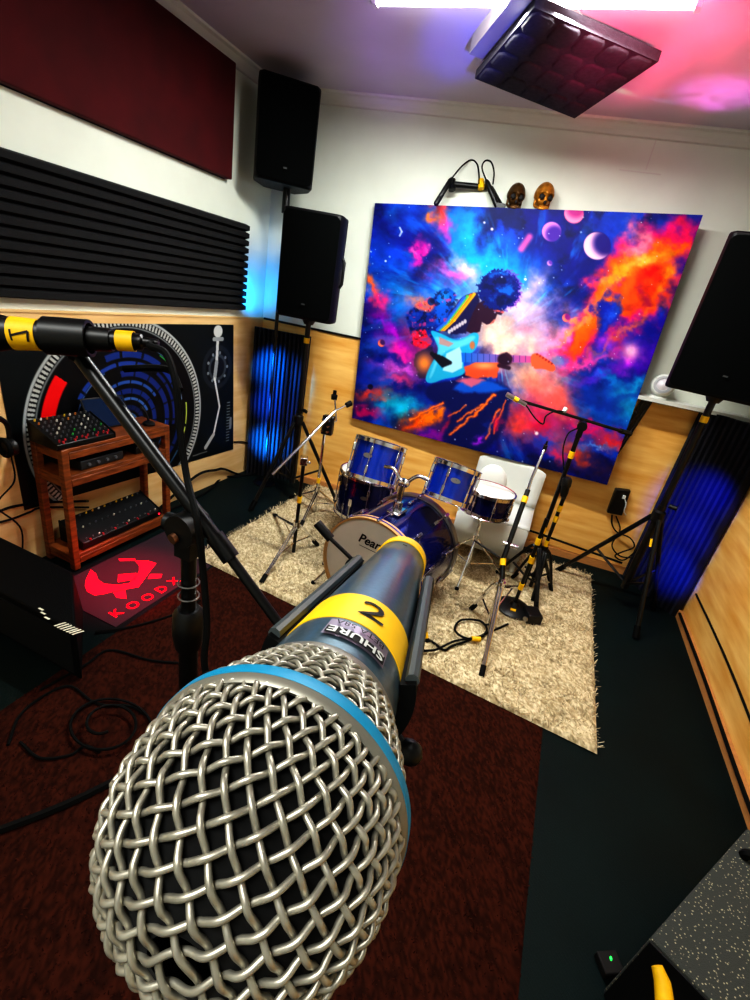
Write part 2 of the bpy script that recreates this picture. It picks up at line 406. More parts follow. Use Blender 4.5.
# tonearm
sc = lambda q: [(a*1000, -b*1000) for a, b in q]
ax_, az_ = lpt(216, 367)[1], lpt(216, 367)[2]
p.disc(ax_*1000, -az_*1000, 150, 150, (30, 38, 44), 1, 4); p.disc(ax_*1000, -az_*1000, 118, 118, (11, 16, 20), 1, 3)
p.disc(ax_*1000, -az_*1000, 92, 92, (58, 66, 72), 1, 3); p.disc(ax_*1000, -az_*1000, 70, 70, (16, 20, 24), 1, 3)
for k in range(9):
    a_ = k*.7; p.disc(ax_*1000+100*math.cos(a_), -az_*1000+100*math.sin(a_), 11, 11, (150, 160, 166), .8, 2)
tap = [(lpt(*q)[1]*1000, -lpt(*q)[2]*1000) for q in ((216.5, 331), (215, 362), (213, 378), (218, 406), (212, 434), (204, 447))]
p.line(tap[:2], 26, (196, 200, 200)); p.line(tap[1:3], 34, (150, 156, 158)); p.line(tap[2:5], 17, (210, 212, 210)); p.line(tap[4:], 30, (170, 172, 170))
p.disc(*tap[0], 44, 40, (200, 204, 202), 1, 3); p.line([(tap[0][0]-40, tap[0][1]+50), (tap[0][0]+46, tap[0][1]+50)], 26, (150, 156, 158))
q0, q1 = lpt(227, 402), lpt(226, 440)
for k in range(14):
    t_ = k/13; yy = (q0[1]+(q1[1]-q0[1])*t_)*1000; zz = -(q0[2]+(q1[2]-q0[2])*t_)*1000
    p.line([(yy-16, zz), (yy+16, zz)], 6, (140, 146, 148), .9, 2)
p.line([(q0[1]*1000+32, -q0[2]*1000+130), (q0[1]*1000+32, -q0[2]*1000+200)], 26, (120, 126, 130))
p.line([(2420, -.262*1000-30), (2560, -.262*1000-28)], 8, (150, 150, 150), .7)
cols = lin(np.clip(p.C, 0, 255)).reshape(-1, 3)
r = thing('hanging_print', 'black wall print of a record deck with tonearm on the left wall', 'wall print', (XL+.011, 2.05, .23))
obj('printed_face', g, attr_mat('turntable_print', .5, .3), r, smooth=False, cols=cols)
obj('print_board', G().prism([tl-V(.003, 0, 0), tr-V(.003, 0, 0), br_-V(.003, 0, 0), bl-V(.003, 0, 0)], (.0026, 0, 0)), M_BLACK, r)

# ------------------------------------------------------------------ ribbed foam corner traps
def trap(name, p0, p1, h, ribs, label, lip=.03):
    p0, p1 = V(*p0, 0), V(*p1, 0); d = unit(p1-p0); n = V(d[1], -d[0], 0); L = np.linalg.norm(p1-p0)
    poly = [p0-n*.02]
    for i in range(ribs):
        s0 = L*i/ribs; w = L/ribs
        poly += [p0+d*(s0+.001)+n*.0, p0+d*(s0+w*.28)+n*lip, p0+d*(s0+w*.72)+n*lip, p0+d*(s0+w*.999)+n*.0]
    poly += [p1-n*.02]
    g = G().prism(poly, (0, 0, h))
    return tag(obj(name, g, M_TRAP, smooth=False), label, 'acoustic foam')
trap('corner_foam', (XL+.03, 3.02), (-1.775, 3.165), 1.165, 13, 'vertical ribbed corner foam lit blue behind the left speaker stand')
pr0 = zpt(627, 572); pr1 = V(XR-.03, 3.08, 0)
trap('corner_foam', (.86, yback(.86)-.03), (XR-.035, 3.06), 1.24, 12, 'vertical ribbed corner foam lit deep blue behind the right speaker stand')

# ------------------------------------------------------------------ galaxy canvas
CT = [(375, 203), (703, 215), (607, 485), (352, 418)]
offs = (.05, .15, .15, .05)
q = [wpt(*c, o) for c, o in zip(CT, offs)]
g, P = grid(440, 370, quadf(*q))
pp = proj(P); X, Y = pp[..., 0], pp[..., 1]
p = Paint(X, Y)
A = lambda x, y: (340+x/1.974, 180+y/1.974)
B = lambda x, y: (360+x/4.167, 200+y/4.167)
Cc = lambda x, y: (360+x/3.75, 350+y/3.75)
gx, gy = 500., 335.
ang = np.arctan2(Y-gy, X-gx); rad = np.hypot(X-gx, Y-gy)
st = fbm(ang*5+rad*.012+20, rad*.018+5, 11, 5); st2 = fbm(ang*11+rad*.02+40, rad*.025, 23, 5)
cl = fbm(X*.045+3, Y*.045+8, 31, 6); cl2 = fbm(X*.11, Y*.11+20, 37, 5)
WX, WY = X+(fbm(X*.05, Y*.05, 41)-.5)*46, Y+(fbm(X*.05+30, Y*.05, 43)-.5)*46      # warped coordinates for clouds
WX2, WY2 = X+(fbm(X*.1+7, Y*.1, 45)-.5)*22, Y+(fbm(X*.1+9, Y*.1+4, 47)-.5)*22
W1, W2 = (WX, WY), (WX2, WY2)
p.C[:] = (12, 24, 118)
p.mix((22, 76, 200), sstep(.42, .7, st)*.85); p.mix((6, 10, 60), sstep(.5, .3, cl)*.75)
p.mix((30, 150, 232), sstep(.58, .8, st2)*sstep(190, 40, rad)*.8)
def bl(c, x, y, rx, ry, col, a=1., ang=0., w=W1, pw=1.):
    cx, cy = c(x, y); k = {A: 1.974, B: 4.167, Cc: 3.75}[c]; p.blob(cx, cy, rx/k, ry/k, col, a, ang, w, pw)
# upper left streaks
bl(A, 270, 130, 90, 30, (40, 190, 245), .75, 1.0); bl(A, 220, 110, 24, 70, (30, 150, 240), .6, -.35); bl(A, 120, 250, 90, 28, (30, 140, 230), .6, .55)
bl(A, 190, 240, 75, 34, (120, 200, 250), .55, .5); bl(A, 195, 72, 17, 34, (255, 84, 80), .95, -.15, W2); bl(A, 190, 60, 10, 14, (255, 140, 50), .8)
bl(A, 202, 100, 14, 26, (235, 60, 170), .6, .2); bl(A, 112, 60, 30, 20, (24, 120, 220), .6)
bl(A, 62, 205, 9, 34, (255, 120, 50), .95, -.3, W2); bl(A, 78, 235, 14, 24, (255, 60, 130), .8, -.4, W2)
# head halo and burst
bl(A, 315, 215, 74, 66, (70, 190, 250), .9, 0, (X, Y)); bl(A, 330, 290, 105, 52, (246, 190, 170), .9, .12); bl(A, 250, 180, 42, 22, (255, 205, 190), .9, .9)
bl(A, 215, 190, 36, 17, (245, 110, 200), .8, .5); bl(A, 385, 230, 30, 50, (225, 190, 245), .75, .3)
bl(A, 420, 300, 90, 26, (255, 150, 200), .85, -.35); bl(A, 430, 330, 90, 18, (250, 80, 190), .7, -.3); bl(A, 340, 330, 70, 30, (255, 222, 196), .9)
# left swirl
bl(A, 105, 300, 60, 14, (200, 40, 200), .8, .8, W2); bl(A, 120, 340, 44, 14, (250, 70, 170), .9, .6, W2); bl(A, 115, 375, 52, 12, (240, 110, 220), .85, .2, W2)
bl(A, 105, 395, 40, 10, (255, 90, 150), .85, .1, W2); bl(A, 160, 300, 26, 40, (240, 60, 90), .9, -.3, W2); bl(A, 170, 245, 34, 12, (255, 140, 90), .9, .2, W2)
bl(A, 75, 330, 26, 24, (60, 90, 200), .7); bl(A, 55, 400, 30, 26, (30, 70, 180), .7)
# lower left
bl(A, 110, 450, 42, 28, (40, 190, 225), .95); bl(A, 60, 420, 36, 10, (240, 80, 60), .85, .1, W2); bl(A, 50, 455, 30, 14, (230, 40, 110), .8, .3, W2)
bl(A, 155, 480, 40, 16, (255, 96, 30), .98, -.5, W2); bl(A, 190, 455, 40, 10, (255, 130, 40), .95, -.75, W2); bl(A, 225, 480, 40, 13, (230, 50, 70), .85, -.6, W2)
bl(A, 205, 505, 44, 16, (130, 40, 200), .85, .1); bl(A, 270, 515, 20, 14, (190, 70, 240), .95, 0, W2); bl(A, 245, 540, 60, 14, (20, 40, 130), .6, .2)
# right: big fire nebula
neb = [A(*t) for t in ((425, 345), (455, 290), (495, 230), (530, 170), (560, 120), (600, 84), (680, 78), (712, 82), (690, 150), (650, 215), (615, 285), (570, 300), (520, 345), (450, 385))]
p.poly(neb, (240, 44, 130), .92, 12, W1)
neb2 = [A(*t) for t in ((440, 340), (480, 275), (515, 215), (548, 165), (590, 130), (650, 110), (690, 105), (660, 180), (625, 245), (570, 285), (520, 318), (460, 360))]
p.poly(neb2, (255, 104, 30), .95, 9, W1)
bl(A, 600, 160, 56, 16, (255, 196, 92), .95, -.3, W2); bl(A, 545, 190, 40, 10, (255, 180, 70), .9, -.9, W2); bl(A, 640, 200, 34, 10, (255, 170, 60), .9, -1.0, W2)
bl(A, 610, 195, 26, 24, (216, 40, 36), .95); bl(A, 590, 235, 26, 22, (150, 24, 70), .85); bl(A, 590, 110, 20, 26, (255, 150, 170), .9)
bl(A, 660, 105, 40, 14, (235, 40, 110), .85, -.3); bl(A, 470, 285, 70, 7, (255, 150, 90), .85, -.85, W2); bl(A, 560, 300, 90, 7, (255, 120, 60), .9, -.62, W2)
p.poly([A(*t) for t in ((498, 300), (505, 245), (525, 225), (548, 232), (545, 270), (522, 300), (505, 335))], (20, 36, 150), .97, 5, W2)
bl(A, 528, 262, 9, 26, (60, 110, 230), .7, .5, W2)
# right middle and bottom
bl(A, 590, 340, 60, 36, (40, 30, 170), .9); bl(A, 572, 343, 34, 26, (232, 90, 225), .95); bl(A, 574, 338, 15, 14, (255, 210, 240), 1., 0, (X, Y))
bl(A, 480, 365, 80, 10, (255, 90, 170), .85, -.3, W2); bl(A, 520, 385, 80, 9, (130, 50, 210), .85, -.35, W2); bl(A, 640, 290, 24, 16, (40, 30, 160), .8)
bl(A, 560, 430, 80, 44, (16, 60, 160), .95); bl(A, 590, 405, 50, 12, (40, 180, 225), .9, -.25, W2); bl(A, 540, 395, 34, 10, (30, 140, 215), .8, .2, W2); bl(A, 575, 455, 30, 24, (60, 190, 225), .7, -.6, W2)
bl(A, 500, 460, 60, 14, (20, 90, 190), .8, .1, W2); bl(A, 620, 360, 18, 40, (80, 30, 190), .7, .5)
bl(A, 380, 400, 60, 44, (255, 196, 160), .95, .4); bl(A, 415, 425, 50, 34, (255, 120, 120), .9, .5, W2); bl(A, 390, 480, 50, 36, (235, 50, 90), .95, .4, W2)
bl(A, 440, 455, 40, 18, (250, 110, 100), .85, .7, W2); bl(A, 350, 490, 26, 30, (255, 90, 70), .9, 0, W2); bl(A, 410, 520, 60, 14, (40, 80, 200), .85, .3, W2)
bl(A, 490, 490, 60, 12, (225, 50, 110), .9, .2, W2); bl(A, 540, 515, 40, 12, (240, 60, 60), .9, .15, W2); bl(A, 470, 540, 50, 18, (250, 90, 50), .95, .7, W2); bl(A, 505, 560, 40, 14, (10, 20, 100), .8, .3)
bl(A, 430, 545, 24, 12, (230, 60, 90), .8, .7, W2); bl(A, 505, 520, 34, 5, (110, 160, 240), .8, .05, W2)
p.C *= (.8+.42*cl2)[..., None]
p.C = np.clip(p.C, 0, 255)
# figure -------------------------------------------------
sh = (.72+.6*cl2)
def poly(c, pts, col, a=1., soft=.9, w=W2): p.poly([c(*t) for t in pts], col, a, soft, w if w else (X, Y))
WS = (X+(fbm(X*.16, Y*.16, 61)-.5)*4, Y+(fbm(X*.16+9, Y*.16, 63)-.5)*4)
leg = [(250, 130), (330, 112), (400, 100), (500, 110), (560, 140), (572, 170), (560, 215), (552, 270), (520, 330), (480, 372), (440, 395), (350, 372), (300, 345), (330, 290), (350, 230), (290, 200), (240, 170)]
poly(Cc, chaik(leg), (8, 20, 84), .95, 2.5, WS)
poly(Cc, [(380, 108), (500, 116), (556, 148), (470, 160), (400, 160), (350, 150)], (34, 100, 206), .9, 2.4, WS)
poly(Cc, [(360, 112), (420, 100), (470, 116), (420, 140)], (240, 110, 120), .8, 2, WS)
WS3 = (X+(fbm(X*.12, Y*.12, 91)-.5)*6, Y+(fbm(X*.12+5, Y*.12, 93)-.5)*6)
for a_, b_, w_ in (((505, 165), (430, 240), 3.2), ((430, 240), (340, 315), 2.2), ((455, 205), (365, 268), 1.8), ((310, 195), (190, 262), 2.6), ((290, 215), (215, 275), 1.6), ((545, 190), (500, 310), 1.6), ((520, 220), (470, 335), 2.2), ((400, 210), (330, 250), 1.2)):
    p.line([Cc(*a_), Cc(*b_)], w_, (244, 96, 48), .85, 1.4, WS3); p.line([Cc(*a_), Cc(*b_)], w_*.4, (255, 170, 80), .7, .8, WS3)
bl(Cc, 250, 330, 60, 14, (170, 40, 160), .7, -.4, W2); bl(Cc, 440, 340, 16, 16, (190, 70, 240), .9, 0, W2); bl(Cc, 470, 300, 30, 12, (20, 60, 160), .6, -.8, W2)
bl(Cc, 520, 285, 20, 34, (225, 50, 90), .8, .3, W2)
poly(B, [(190, 480), (230, 440), (300, 420), (330, 380), (370, 365), (400, 400), (380, 470), (330, 560), (300, 600), (240, 600), (205, 540)], (14, 34, 120), .97, 1.4, WS)
poly(B, chaik([(320, 400), (345, 375), (372, 368), (400, 398), (385, 450), (335, 530), (310, 520), (312, 450)]), (30, 92, 196), .9, 2.2, WS); bl(B, 350, 405, 26, 34, (70, 160, 235), .7, .3, (X, Y)); bl(B, 230, 480, 40, 34, (24, 60, 160), .8, 0, (X, Y))
poly(B, chaik([(225, 430), (290, 415), (318, 440), (290, 470), (235, 455)]), (244, 120, 90), .8, 2., WS)
poly(B, [(215, 545), (270, 540), (300, 590), (280, 620), (225, 610)], (226, 50, 70), .95, 1.2, WS)
poly(B, [(370, 470), (430, 400), (490, 385), (500, 430), (480, 520), (440, 560), (380, 560), (345, 545)], (24, 20, 70), .98, 1., WS)
for k, c in enumerate(((250, 190, 60), (245, 130, 40), (90, 190, 90), (60, 110, 220))):
    p.line([B(476-k*14, 392+k*5), B(392-k*12, 500+k*4), B(350-k*9, 540)], 3.2, c, .85, .8)
for k in range(7): p.disc(*B(372+k*11, 548-k*7), 1.5, 2.2, (230, 220, 220), .8, .6)
poly(B, [(492, 430), (520, 415), (585, 448), (600, 466), (588, 480), (572, 476), (566, 492), (556, 512), (528, 520), (508, 508), (500, 548), (470, 560), (440, 545), (470, 470)], (44, 16, 44), .98, .7, None)
p.line([B(560, 458), B(596, 468)], 2.0, (240, 120, 110), .8, .7); p.line([B(560, 500), B(545, 516)], 1.6, (240, 140, 120), .7, .6)
hx_, hy_ = B(580, 374); hd = np.hypot((X-hx_)/(89/4.167), (Y-hy_)/(84/4.167))+(fbm(X*.55, Y*.55, 71)-.5)*.42+(fbm(X*.2, Y*.2, 73)-.5)*.25
p.mix((9, 32, 112), sstep(1.06, .94, hd)); p.mix((150, 60, 190), sstep(.14, .02, np.abs(hd-1.02))*sstep(0, 12, X-hx_)*.5)
hp = sstep(88, 60, np.hypot((X-B(582, 372)[0])*4.167, (Y-B(582, 372)[1])*4.167))
p.mix((40, 120, 214), hp*sstep(.5, .72, cl2)*.75); p.mix((4, 14, 60), hp*sstep(.48, .36, cl2)*.7)
fig = polymask(X, Y, [B(*t) for t in ((190, 480), (240, 430), (340, 370), (420, 395), (380, 480), (320, 550), (300, 620), (215, 600))], 3.)
det = fbm(X*.28, Y*.28, 81, 4); p.mix((30, 96, 200), fig*sstep(.5, .7, det)*.35); p.mix((230, 70, 120), fig*sstep(.62, .8, fbm(X*.2+9, Y*.2, 83, 3))*.6); p.mix((6, 8, 40), fig*sstep(.44, .3, det)*.6)
# forearms, hands
poly(B, [(230, 640), (300, 610), (320, 680), (290, 740), (250, 740), (225, 690)], (30, 26, 70), .95, 1.2, WS); bl(B, 268, 680, 34, 40, (250, 150, 80), .95, 0, (X, Y))
poly(B, [(430, 700), (480, 672), (590, 672), (570, 740), (480, 745), (440, 730)], (216, 92, 60), .95, 1, WS)
bl(B, 520, 690, 46, 14, (255, 170, 120), .9, 0, (X, Y))
# guitar
body = [(288, 540), (330, 552), (400, 588), (440, 572), (470, 550), (496, 556), (494, 590), (478, 632), (436, 650), (430, 690), (442, 722), (400, 738), (345, 746), (300, 766), (268, 756), (286, 700), (330, 630), (315, 590)]
poly(B, chaik(body), (62, 166, 206), 1., .8, None); poly(B, chaik([(300, 560), (400, 596), (470, 560), (486, 575), (440, 610), (340, 630), (300, 740), (285, 745), (310, 680), (335, 610)]), (120, 206, 230), .8, 1.5, None); poly(B, [(360, 640), (415, 612), (430, 650), (425, 700), (385, 720), (345, 710)], (182, 224, 236), .9, 1, None)
poly(B, [(330, 570), (390, 598), (370, 612), (330, 600)], (200, 120, 110), .7, 1, None); p.disc(*B(468, 605), 2.6, 4, (190, 110, 70), .9, 1)
nk0, nk1 = B(425, 652), B(745, 664)
dxn = (X-nk0[0])/(nk1[0]-nk0[0]); ncol = V(46, 112, 206)*(1-np.clip(dxn, 0, 1)[..., None])+V(236, 96, 150)*np.clip(dxn, 0, 1)[..., None]
nm = polymask(X, Y, [B(422, 636), B(745, 652), B(745, 678), B(425, 676)], .6)
p.C = p.C*(1-nm[..., None])+ncol*nm[..., None]
for k in range(12):
    x = 440+k*25; p.line([B(x, 637+(x-422)*.05), B(x, 674)], .7, (20, 40, 110), .6, .4)
poly(Cc, chaik([(640, 18), (662, 10), (690, 26), (728, 52), (735, 72), (720, 84), (690, 70), (650, 72), (640, 50)], 1), (255, 112, 84), 1., .7, None)
for k in range(6): p.disc(*Cc(664+k*11, 16+k*7), 1.2, 1.2, (150, 50, 50), .9, .5)
for k in range(4): p.line([B(300+k*14, 640+k*6), B(345+k*10, 690-k*4)], 4, (16, 14, 30), .95, .9)
p.disc(*B(604, 664), 7.5, 6.5, (40, 16, 40), .97, 1.5); p.line([B(580, 690), B(620, 700)], 4, (40, 16, 40), .9, 1); p.line([B(610, 640), B(628, 660)], 3, (60, 26, 50), .9, 1)
# planets and stars
def planet(x, y, r, c0, c1, ox=.5, oy=-.35):
    cx, cy = A(x, y); r = r/1.974; p.disc(cx, cy, r, r*1.05, c1, .85, .8)
    dm_ = sstep(-.8, .8, r-np.hypot(X-cx, Y-cy))*sstep(-.25*r, .45*r, np.hypot(X-cx-ox*r, Y-cy-oy*r)-r*.85); p.mix(c0, dm_)
planet(508, 130, 27, (250, 200, 225), (40, 20, 110), .62, -.2); planet(418, 102, 19, (225, 150, 215), (90, 50, 160), .3, .3); planet(462, 66, 19, (255, 150, 190), (210, 70, 140), .2, -.5)
planet(447, 272, 8, (250, 140, 120), (150, 40, 120)); planet(82, 322, 7, (250, 130, 110), (60, 30, 90)); planet(60, 408, 5, (30, 30, 70), (10, 10, 40))
bl(A, 151, 146, 12, 24, (245, 60, 170), .95, .25, W2); bl(A, 153, 138, 7, 10, (255, 120, 200), .8)
planet(180, 240, 7, (40, 60, 120), (10, 20, 60)); planet(414, 164, 5, (200, 150, 230), (120, 70, 170))
p.line([A(118, 94), A(122, 102), A(118, 110)], 1.6, (190, 200, 255), .9); p.line([A(358, 136), A(374, 112)], 6, (240, 110, 180), .85, 3)
rs = np.random.default_rng(5)
for k in range(150):
    u_, v_ = rs.random(2); i, j = int(v_*370), int(u_*440); p.disc(X[i, j], Y[i, j], *([.4+.55*rs.random()**4]*2), (215, 228, 255), .4+.5*rs.random(), .45)
for x, y, r in ((300, 97, 1.3), (285, 84, 1), (366, 196, 1.1), (640, 365, 1.1), (388, 500, 1.8), (90, 160, .9)): p.disc(*A(x, y), r, r, (255, 240, 250), .95, 1)
Cl = lin(np.clip(p.C, 0, 255)).reshape(-1, 3)
lum = Cl.mean(1, keepdims=True); Cl = np.clip((lum+(Cl-lum)*1.12)*.86, 0, 1)
r = thing('galaxy_canvas', 'large galaxy canvas with a seated guitarist hung above the drums', 'painting', wpt(490, 350, .02))
obj('painted_face', g, attr_mat('galaxy_paint', .55, .25), r, smooth=False, cols=Cl)
qq = [x+nb*-.002 for x in q]
obj('canvas_edge', G().prism(qq[::-1], -nb*.04), M_BLACK, r)
for i, j in ((0, 3), (1, 2)):
    A_, B_ = q[i]-nb*.042, q[j]-nb*.042
    for t_ in (.2, .8):
        c_ = A_+(B_-A_)*t_; c_ = c_+tb*(.08 if i == 0 else -.08); n_ = yback(c_[0])-.0105-c_[1]
        obj('standoff_mount', G().cyl(c_, c_+V(0, n_, 0), .012, seg=8), M_BLACK, r)
CANV = q

KGREY = mat('dull_grey_emblem', (52, 54, 56), .6)
# ================================================================== SPEAKERS
def cabinet(name, label, c, w, d, h, yaw, tilt=0., handle=True, group=None):
    """PA cabinet: c is the middle of the bottom, yaw turns the front (local -y)"""
    r = thing(name, label, 'speaker', c, group)
    Rz = rotz(yaw) @ np.array([[1, 0, 0], [0, math.cos(tilt), -math.sin(tilt)], [0, math.sin(tilt), math.cos(tilt)]])
    T_ = lambda q: np.asarray(q, float) @ Rz.T+np.asarray(c, float)
    bw = w*.62
    poly = [(-w/2, -d/2+.03), (-w/2+.02, -d/2), (w/2-.02, -d/2), (w/2, -d/2+.03), (w/2, 0), (bw/2, d/2), (-bw/2, d/2), (-w/2, 0)]
    g = G().prism([T_((x, y, 0)) for x, y in poly], Rz @ V(0, 0, h)); obj('cabinet', g, M_CAB, r, bevel=.012, smooth=True)
    n = 12; gw, gh = w*.47, h*.475
    pts = []
    for cx, cz, a0 in ((gw-.03, gh-.03, 0), (-gw+.03, gh-.03, 90), (-gw+.03, -gh+.03, 180), (gw-.03, -gh+.03, 270)):
        for k in range(5): a = math.radians(a0+k*22.5); pts.append((cx+.03*math.cos(a), cz+.03*math.sin(a)))
    # bowed metal grille
    fr = [T_((x, -d/2-.004-.016*(1-(x/gw)**2), h/2+z)) for x, z in pts]; bk = [T_((x, -d/2+.002, h/2+z)) for x, z in pts]
    g = G(); k = len(pts); cen = T_((0, -d/2-.022, h/2))
    g.add(np.array(fr+bk+[cen]), [(i, (i+1) % k, 2*k) for i in range(k)]+[(i, k+i, k+(i+1) % k, (i+1) % k) for i in range(k)])
    obj('grille', g, M_MATTE, r, angle=50)
    obj('badge', G().box(T_((0, -d/2-.022, h*.15)), (.022, .004, .008), Rz), KGREY, r)
    if handle:
        for sx in (1, -1):
            g = G().tube([T_((sx*(w/2+.002), -.04, h*.36)), T_((sx*(w/2+.016), -.04, h*.4)), T_((sx*(w/2+.016), -.04, h*.6)), T_((sx*(w/2+.002), -.04, h*.64))], .009, 8)
            obj('handle', g, M_BLACK, r)
    return r
LS = V(-1.615, 2.83); RS = V(.765, 2.935)
cabinet('loudspeaker', 'black loudspeaker on the tripod stand in the left corner', (LS[0], LS[1], 1.315), .36, .30, .595, math.radians(14))
cabinet('loudspeaker', 'large black loudspeaker on the tripod stand cut by the right edge of the photo', (RS[0], RS[1], 1.365), .46, .38, .71, math.radians(-14), handle=False)
UP = V(-1.957, 2.915)
cabinet('corner_loudspeaker', 'black loudspeaker high in the left corner just under the ceiling', (UP[0], UP[1], 2.035), .345, .33, .50, math.radians(38), .0, handle=False)
def speaker_stand(label, c, top, hub, feet, m=M_BLACKM, tapez=(), rp=.0175):
    r = thing('speaker_stand', label, 'stand', (c[0], c[1], 0)); c = V(*c)
    zf = .14
    obj('pole', G().cyl((*c, zf), (*c, hub+.1), rp+.004, seg=14).cyl((*c, hub+.1), (*c, top), rp, seg=14), m, r)
    obj('collar', G().lathe([(0, rp), (0, rp+.018), (.06, rp+.018), (.07, rp+.006), (.07, rp)], (*c, hub), (0, 0, 1), 16), m, r)
    obj('knob', G().cyl((c[0]+rp+.01, c[1]-.005, hub+.11), (c[0]+rp+.05, c[1]-.02, hub+.11), .013, seg=10), m, r)
    obj('top_plate', G().lathe([(-.035, 0), (-.035, rp+.012), (-.002, rp+.03), (0, rp+.03), (0, 0)], (*c, top), (0, 0, 1), 16), m, r)
    for i, f in enumerate(feet):
        f = V(*f, .012); t = V(*c, hub+.02); d = unit(V(f[0]-c[0], f[1]-c[1], 0))
        l = obj('leg', G().tube([t+d*.03, f], .0135, 8), m, r)
        obj('rubber_foot', G().tube([f+unit(t-f)*.07, f-unit(t-f)*.0], .0175, 10), M_RUBBER, l)
        mid = f+(t-f)*.45
        obj('brace', G().tube([mid, V(*c, zf+.03)], .008, 6), m, r)
    for z in tapez:
        obj('tape_band', G().lathe([(0, rp+.001), (0, rp+.0025), (.035, rp+.0025), (.035, rp+.001)], (*c, z), (0, 0, 1), 16), M_YEL, r)
    return r
speaker_stand('black tripod speaker stand in front of the left blue lit corner foam', LS, 1.315, .60, [LS+V(.36, .12), LS+V(-.33, .14), LS+V(-.10, -.36)], tapez=(1.16,))
s = speaker_stand('black tripod speaker stand under the large loudspeaker at the right', RS, 1.365, .62, [(.384, 3.113), (.85, 2.62), (1.0, 3.04)], tapez=(1.22,))
l = s
a_, b_ = V(RS[0], RS[1], .64), V(.85, 2.62, .012)
m_ = a_+(b_-a_)*.18; dd = unit(b_-a_)
obj('tape_band', G().tube([m_, m_+dd*.05], .0165, 10), M_YEL, s)
r = thing('speaker_pole', 'thin black pole on a round base under the high corner loudspeaker', 'stand', (UP[0]+.03, UP[1]+.02, 0))
c = V(UP[0]+.03, UP[1]+.02)
obj('pole', G().cyl((*c, .012), (*c, 2.0), .012, seg=12), M_BLACKM, r)
obj('socket', G().cyl((*c, 1.9), (*c, 2.036), .024, seg=14), M_BLACKM, r)
obj('base', G().lathe([(0, 0), (0, .085), (.01, .085), (.02, .03), (.02, 0)], (*c, 0), (0, 0, 1), 24), M_BLACKM, r)

# ================================================================== CEILING THINGS
a, b = zpt(375, 0, HC-.05), zpt(700, 3, HC-.05)
r = thing('fluorescent_light', 'white fluorescent tube light glowing on the ceiling', 'ceiling light', (-.52, 2.18, HC))
a = V(-1.10, 2.165, HC-.05); b = V(.05, 2.195, HC-.05)
d = unit(b-a); n = V(-d[1], d[0], 0)
obj('housing', G().prism([a+n*.035+V(0, 0, .05), a-n*.035+V(0, 0, .05), a-n*.022+V(0, 0, .02), a+n*.022+V(0, 0, .02)], b-a), M_WHITEP, r, smooth=False)
obj('tube', G().tube([a+d*.02, b-d*.02], .016, 14), M_TUBE, r)
for e, s_ in ((a, 1), (b, -1)):
    obj('lamp_holder', G().box(e+d*s_*.008+V(0, 0, .012), (.02, .04, .06)), M_WHITEP, r, bevel=.003)
# hung foam tile
zc = 2.50
q = [zpt(*p, zc) for p in ((533, 12), (657, 66), (575, 117), (475, 77))]     # far-left, right, near...
zs = (.012, .012, -.006, -.006)
q = [p+V(0, 0, z) for p, z in zip(q, zs)]
r = thing('ceiling_foam_panel', 'black quilted foam tile hung under the ceiling light', 'acoustic foam', (np.mean(q, 0)[0], np.mean(q, 0)[1], zc))
def bil(u, v): return q[0]*(1-u)*(1-v)+q[1]*u*(1-v)+q[2]*u*v+q[3]*(1-u)*v
M_TILE = mat('quilted_foam', (66, 64, 70), .95, noise=.15, nscale=60, bump=.2, bscale=200, spec=.1)
up_ = V(0, 0, 1)
obj('foam_sheet', G().prism([bil(0, 0), bil(1, 0), bil(1, 1), bil(0, 1)], up_*.032), M_TILE, r, smooth=False)
nu, nv = 5, 4
for j in range(nv):
    for i in range(nu):
        u0, u1, v0, v1 = (i+.06)/nu, (i+.94)/nu, (j+.06)/nv, (j+.94)/nv
        um, vm = (u0+u1)/2, (v0+v1)/2; g = G()
        rings = [(1., 0.), (.96, -.005), (.86, -.008), (.35, -.009)]
        vs = []; k = 16
        for s_, z in rings:
            for t in range(k):
                a_ = 2*PI*(t+.5)/k; cx, cy = math.cos(a_), math.sin(a_); m_ = max(abs(cx), abs(cy)); f_ = 1/m_*(.96 if m_ < .8 else 1)
                vs.append(bil(um+(u1-u0)/2*cx*f_*s_, vm+(v1-v0)/2*cy*f_*s_)+up_*(z+.001))
        vs.append(bil(um, vm)-up_*.0085)
        fs = []
        for a_ in range(len(rings)-1):
            for t in range(k): fs.append((a_*k+t, (a_+1)*k+t, (a_+1)*k+(t+1) % k, a_*k+(t+1) % k))
        fs += [((len(rings)-1)*k+t, len(vs)-1, (len(rings)-1)*k+(t+1) % k) for t in range(k)]
        obj('foam_pad', g.add(np.array(vs), fs), M_TILE, r, angle=60)
cen = bil(.5, .5); bb = [bil(u, v)+(bil(u, v)-cen)*.02 for u, v in ((-.10, -.04), (.6, .3), (.6, .9), (-.10, .9))]
bb = [V(p[0], p[1], 2.545) for p in bb]
obj('backing_board', G().prism(bb, (0, 0, HC-2.545)), mat('haze_backing', (176, 172, 168), .8), r, smooth=False)  # pale mount board, widened to imitate the haze at the tile's edge

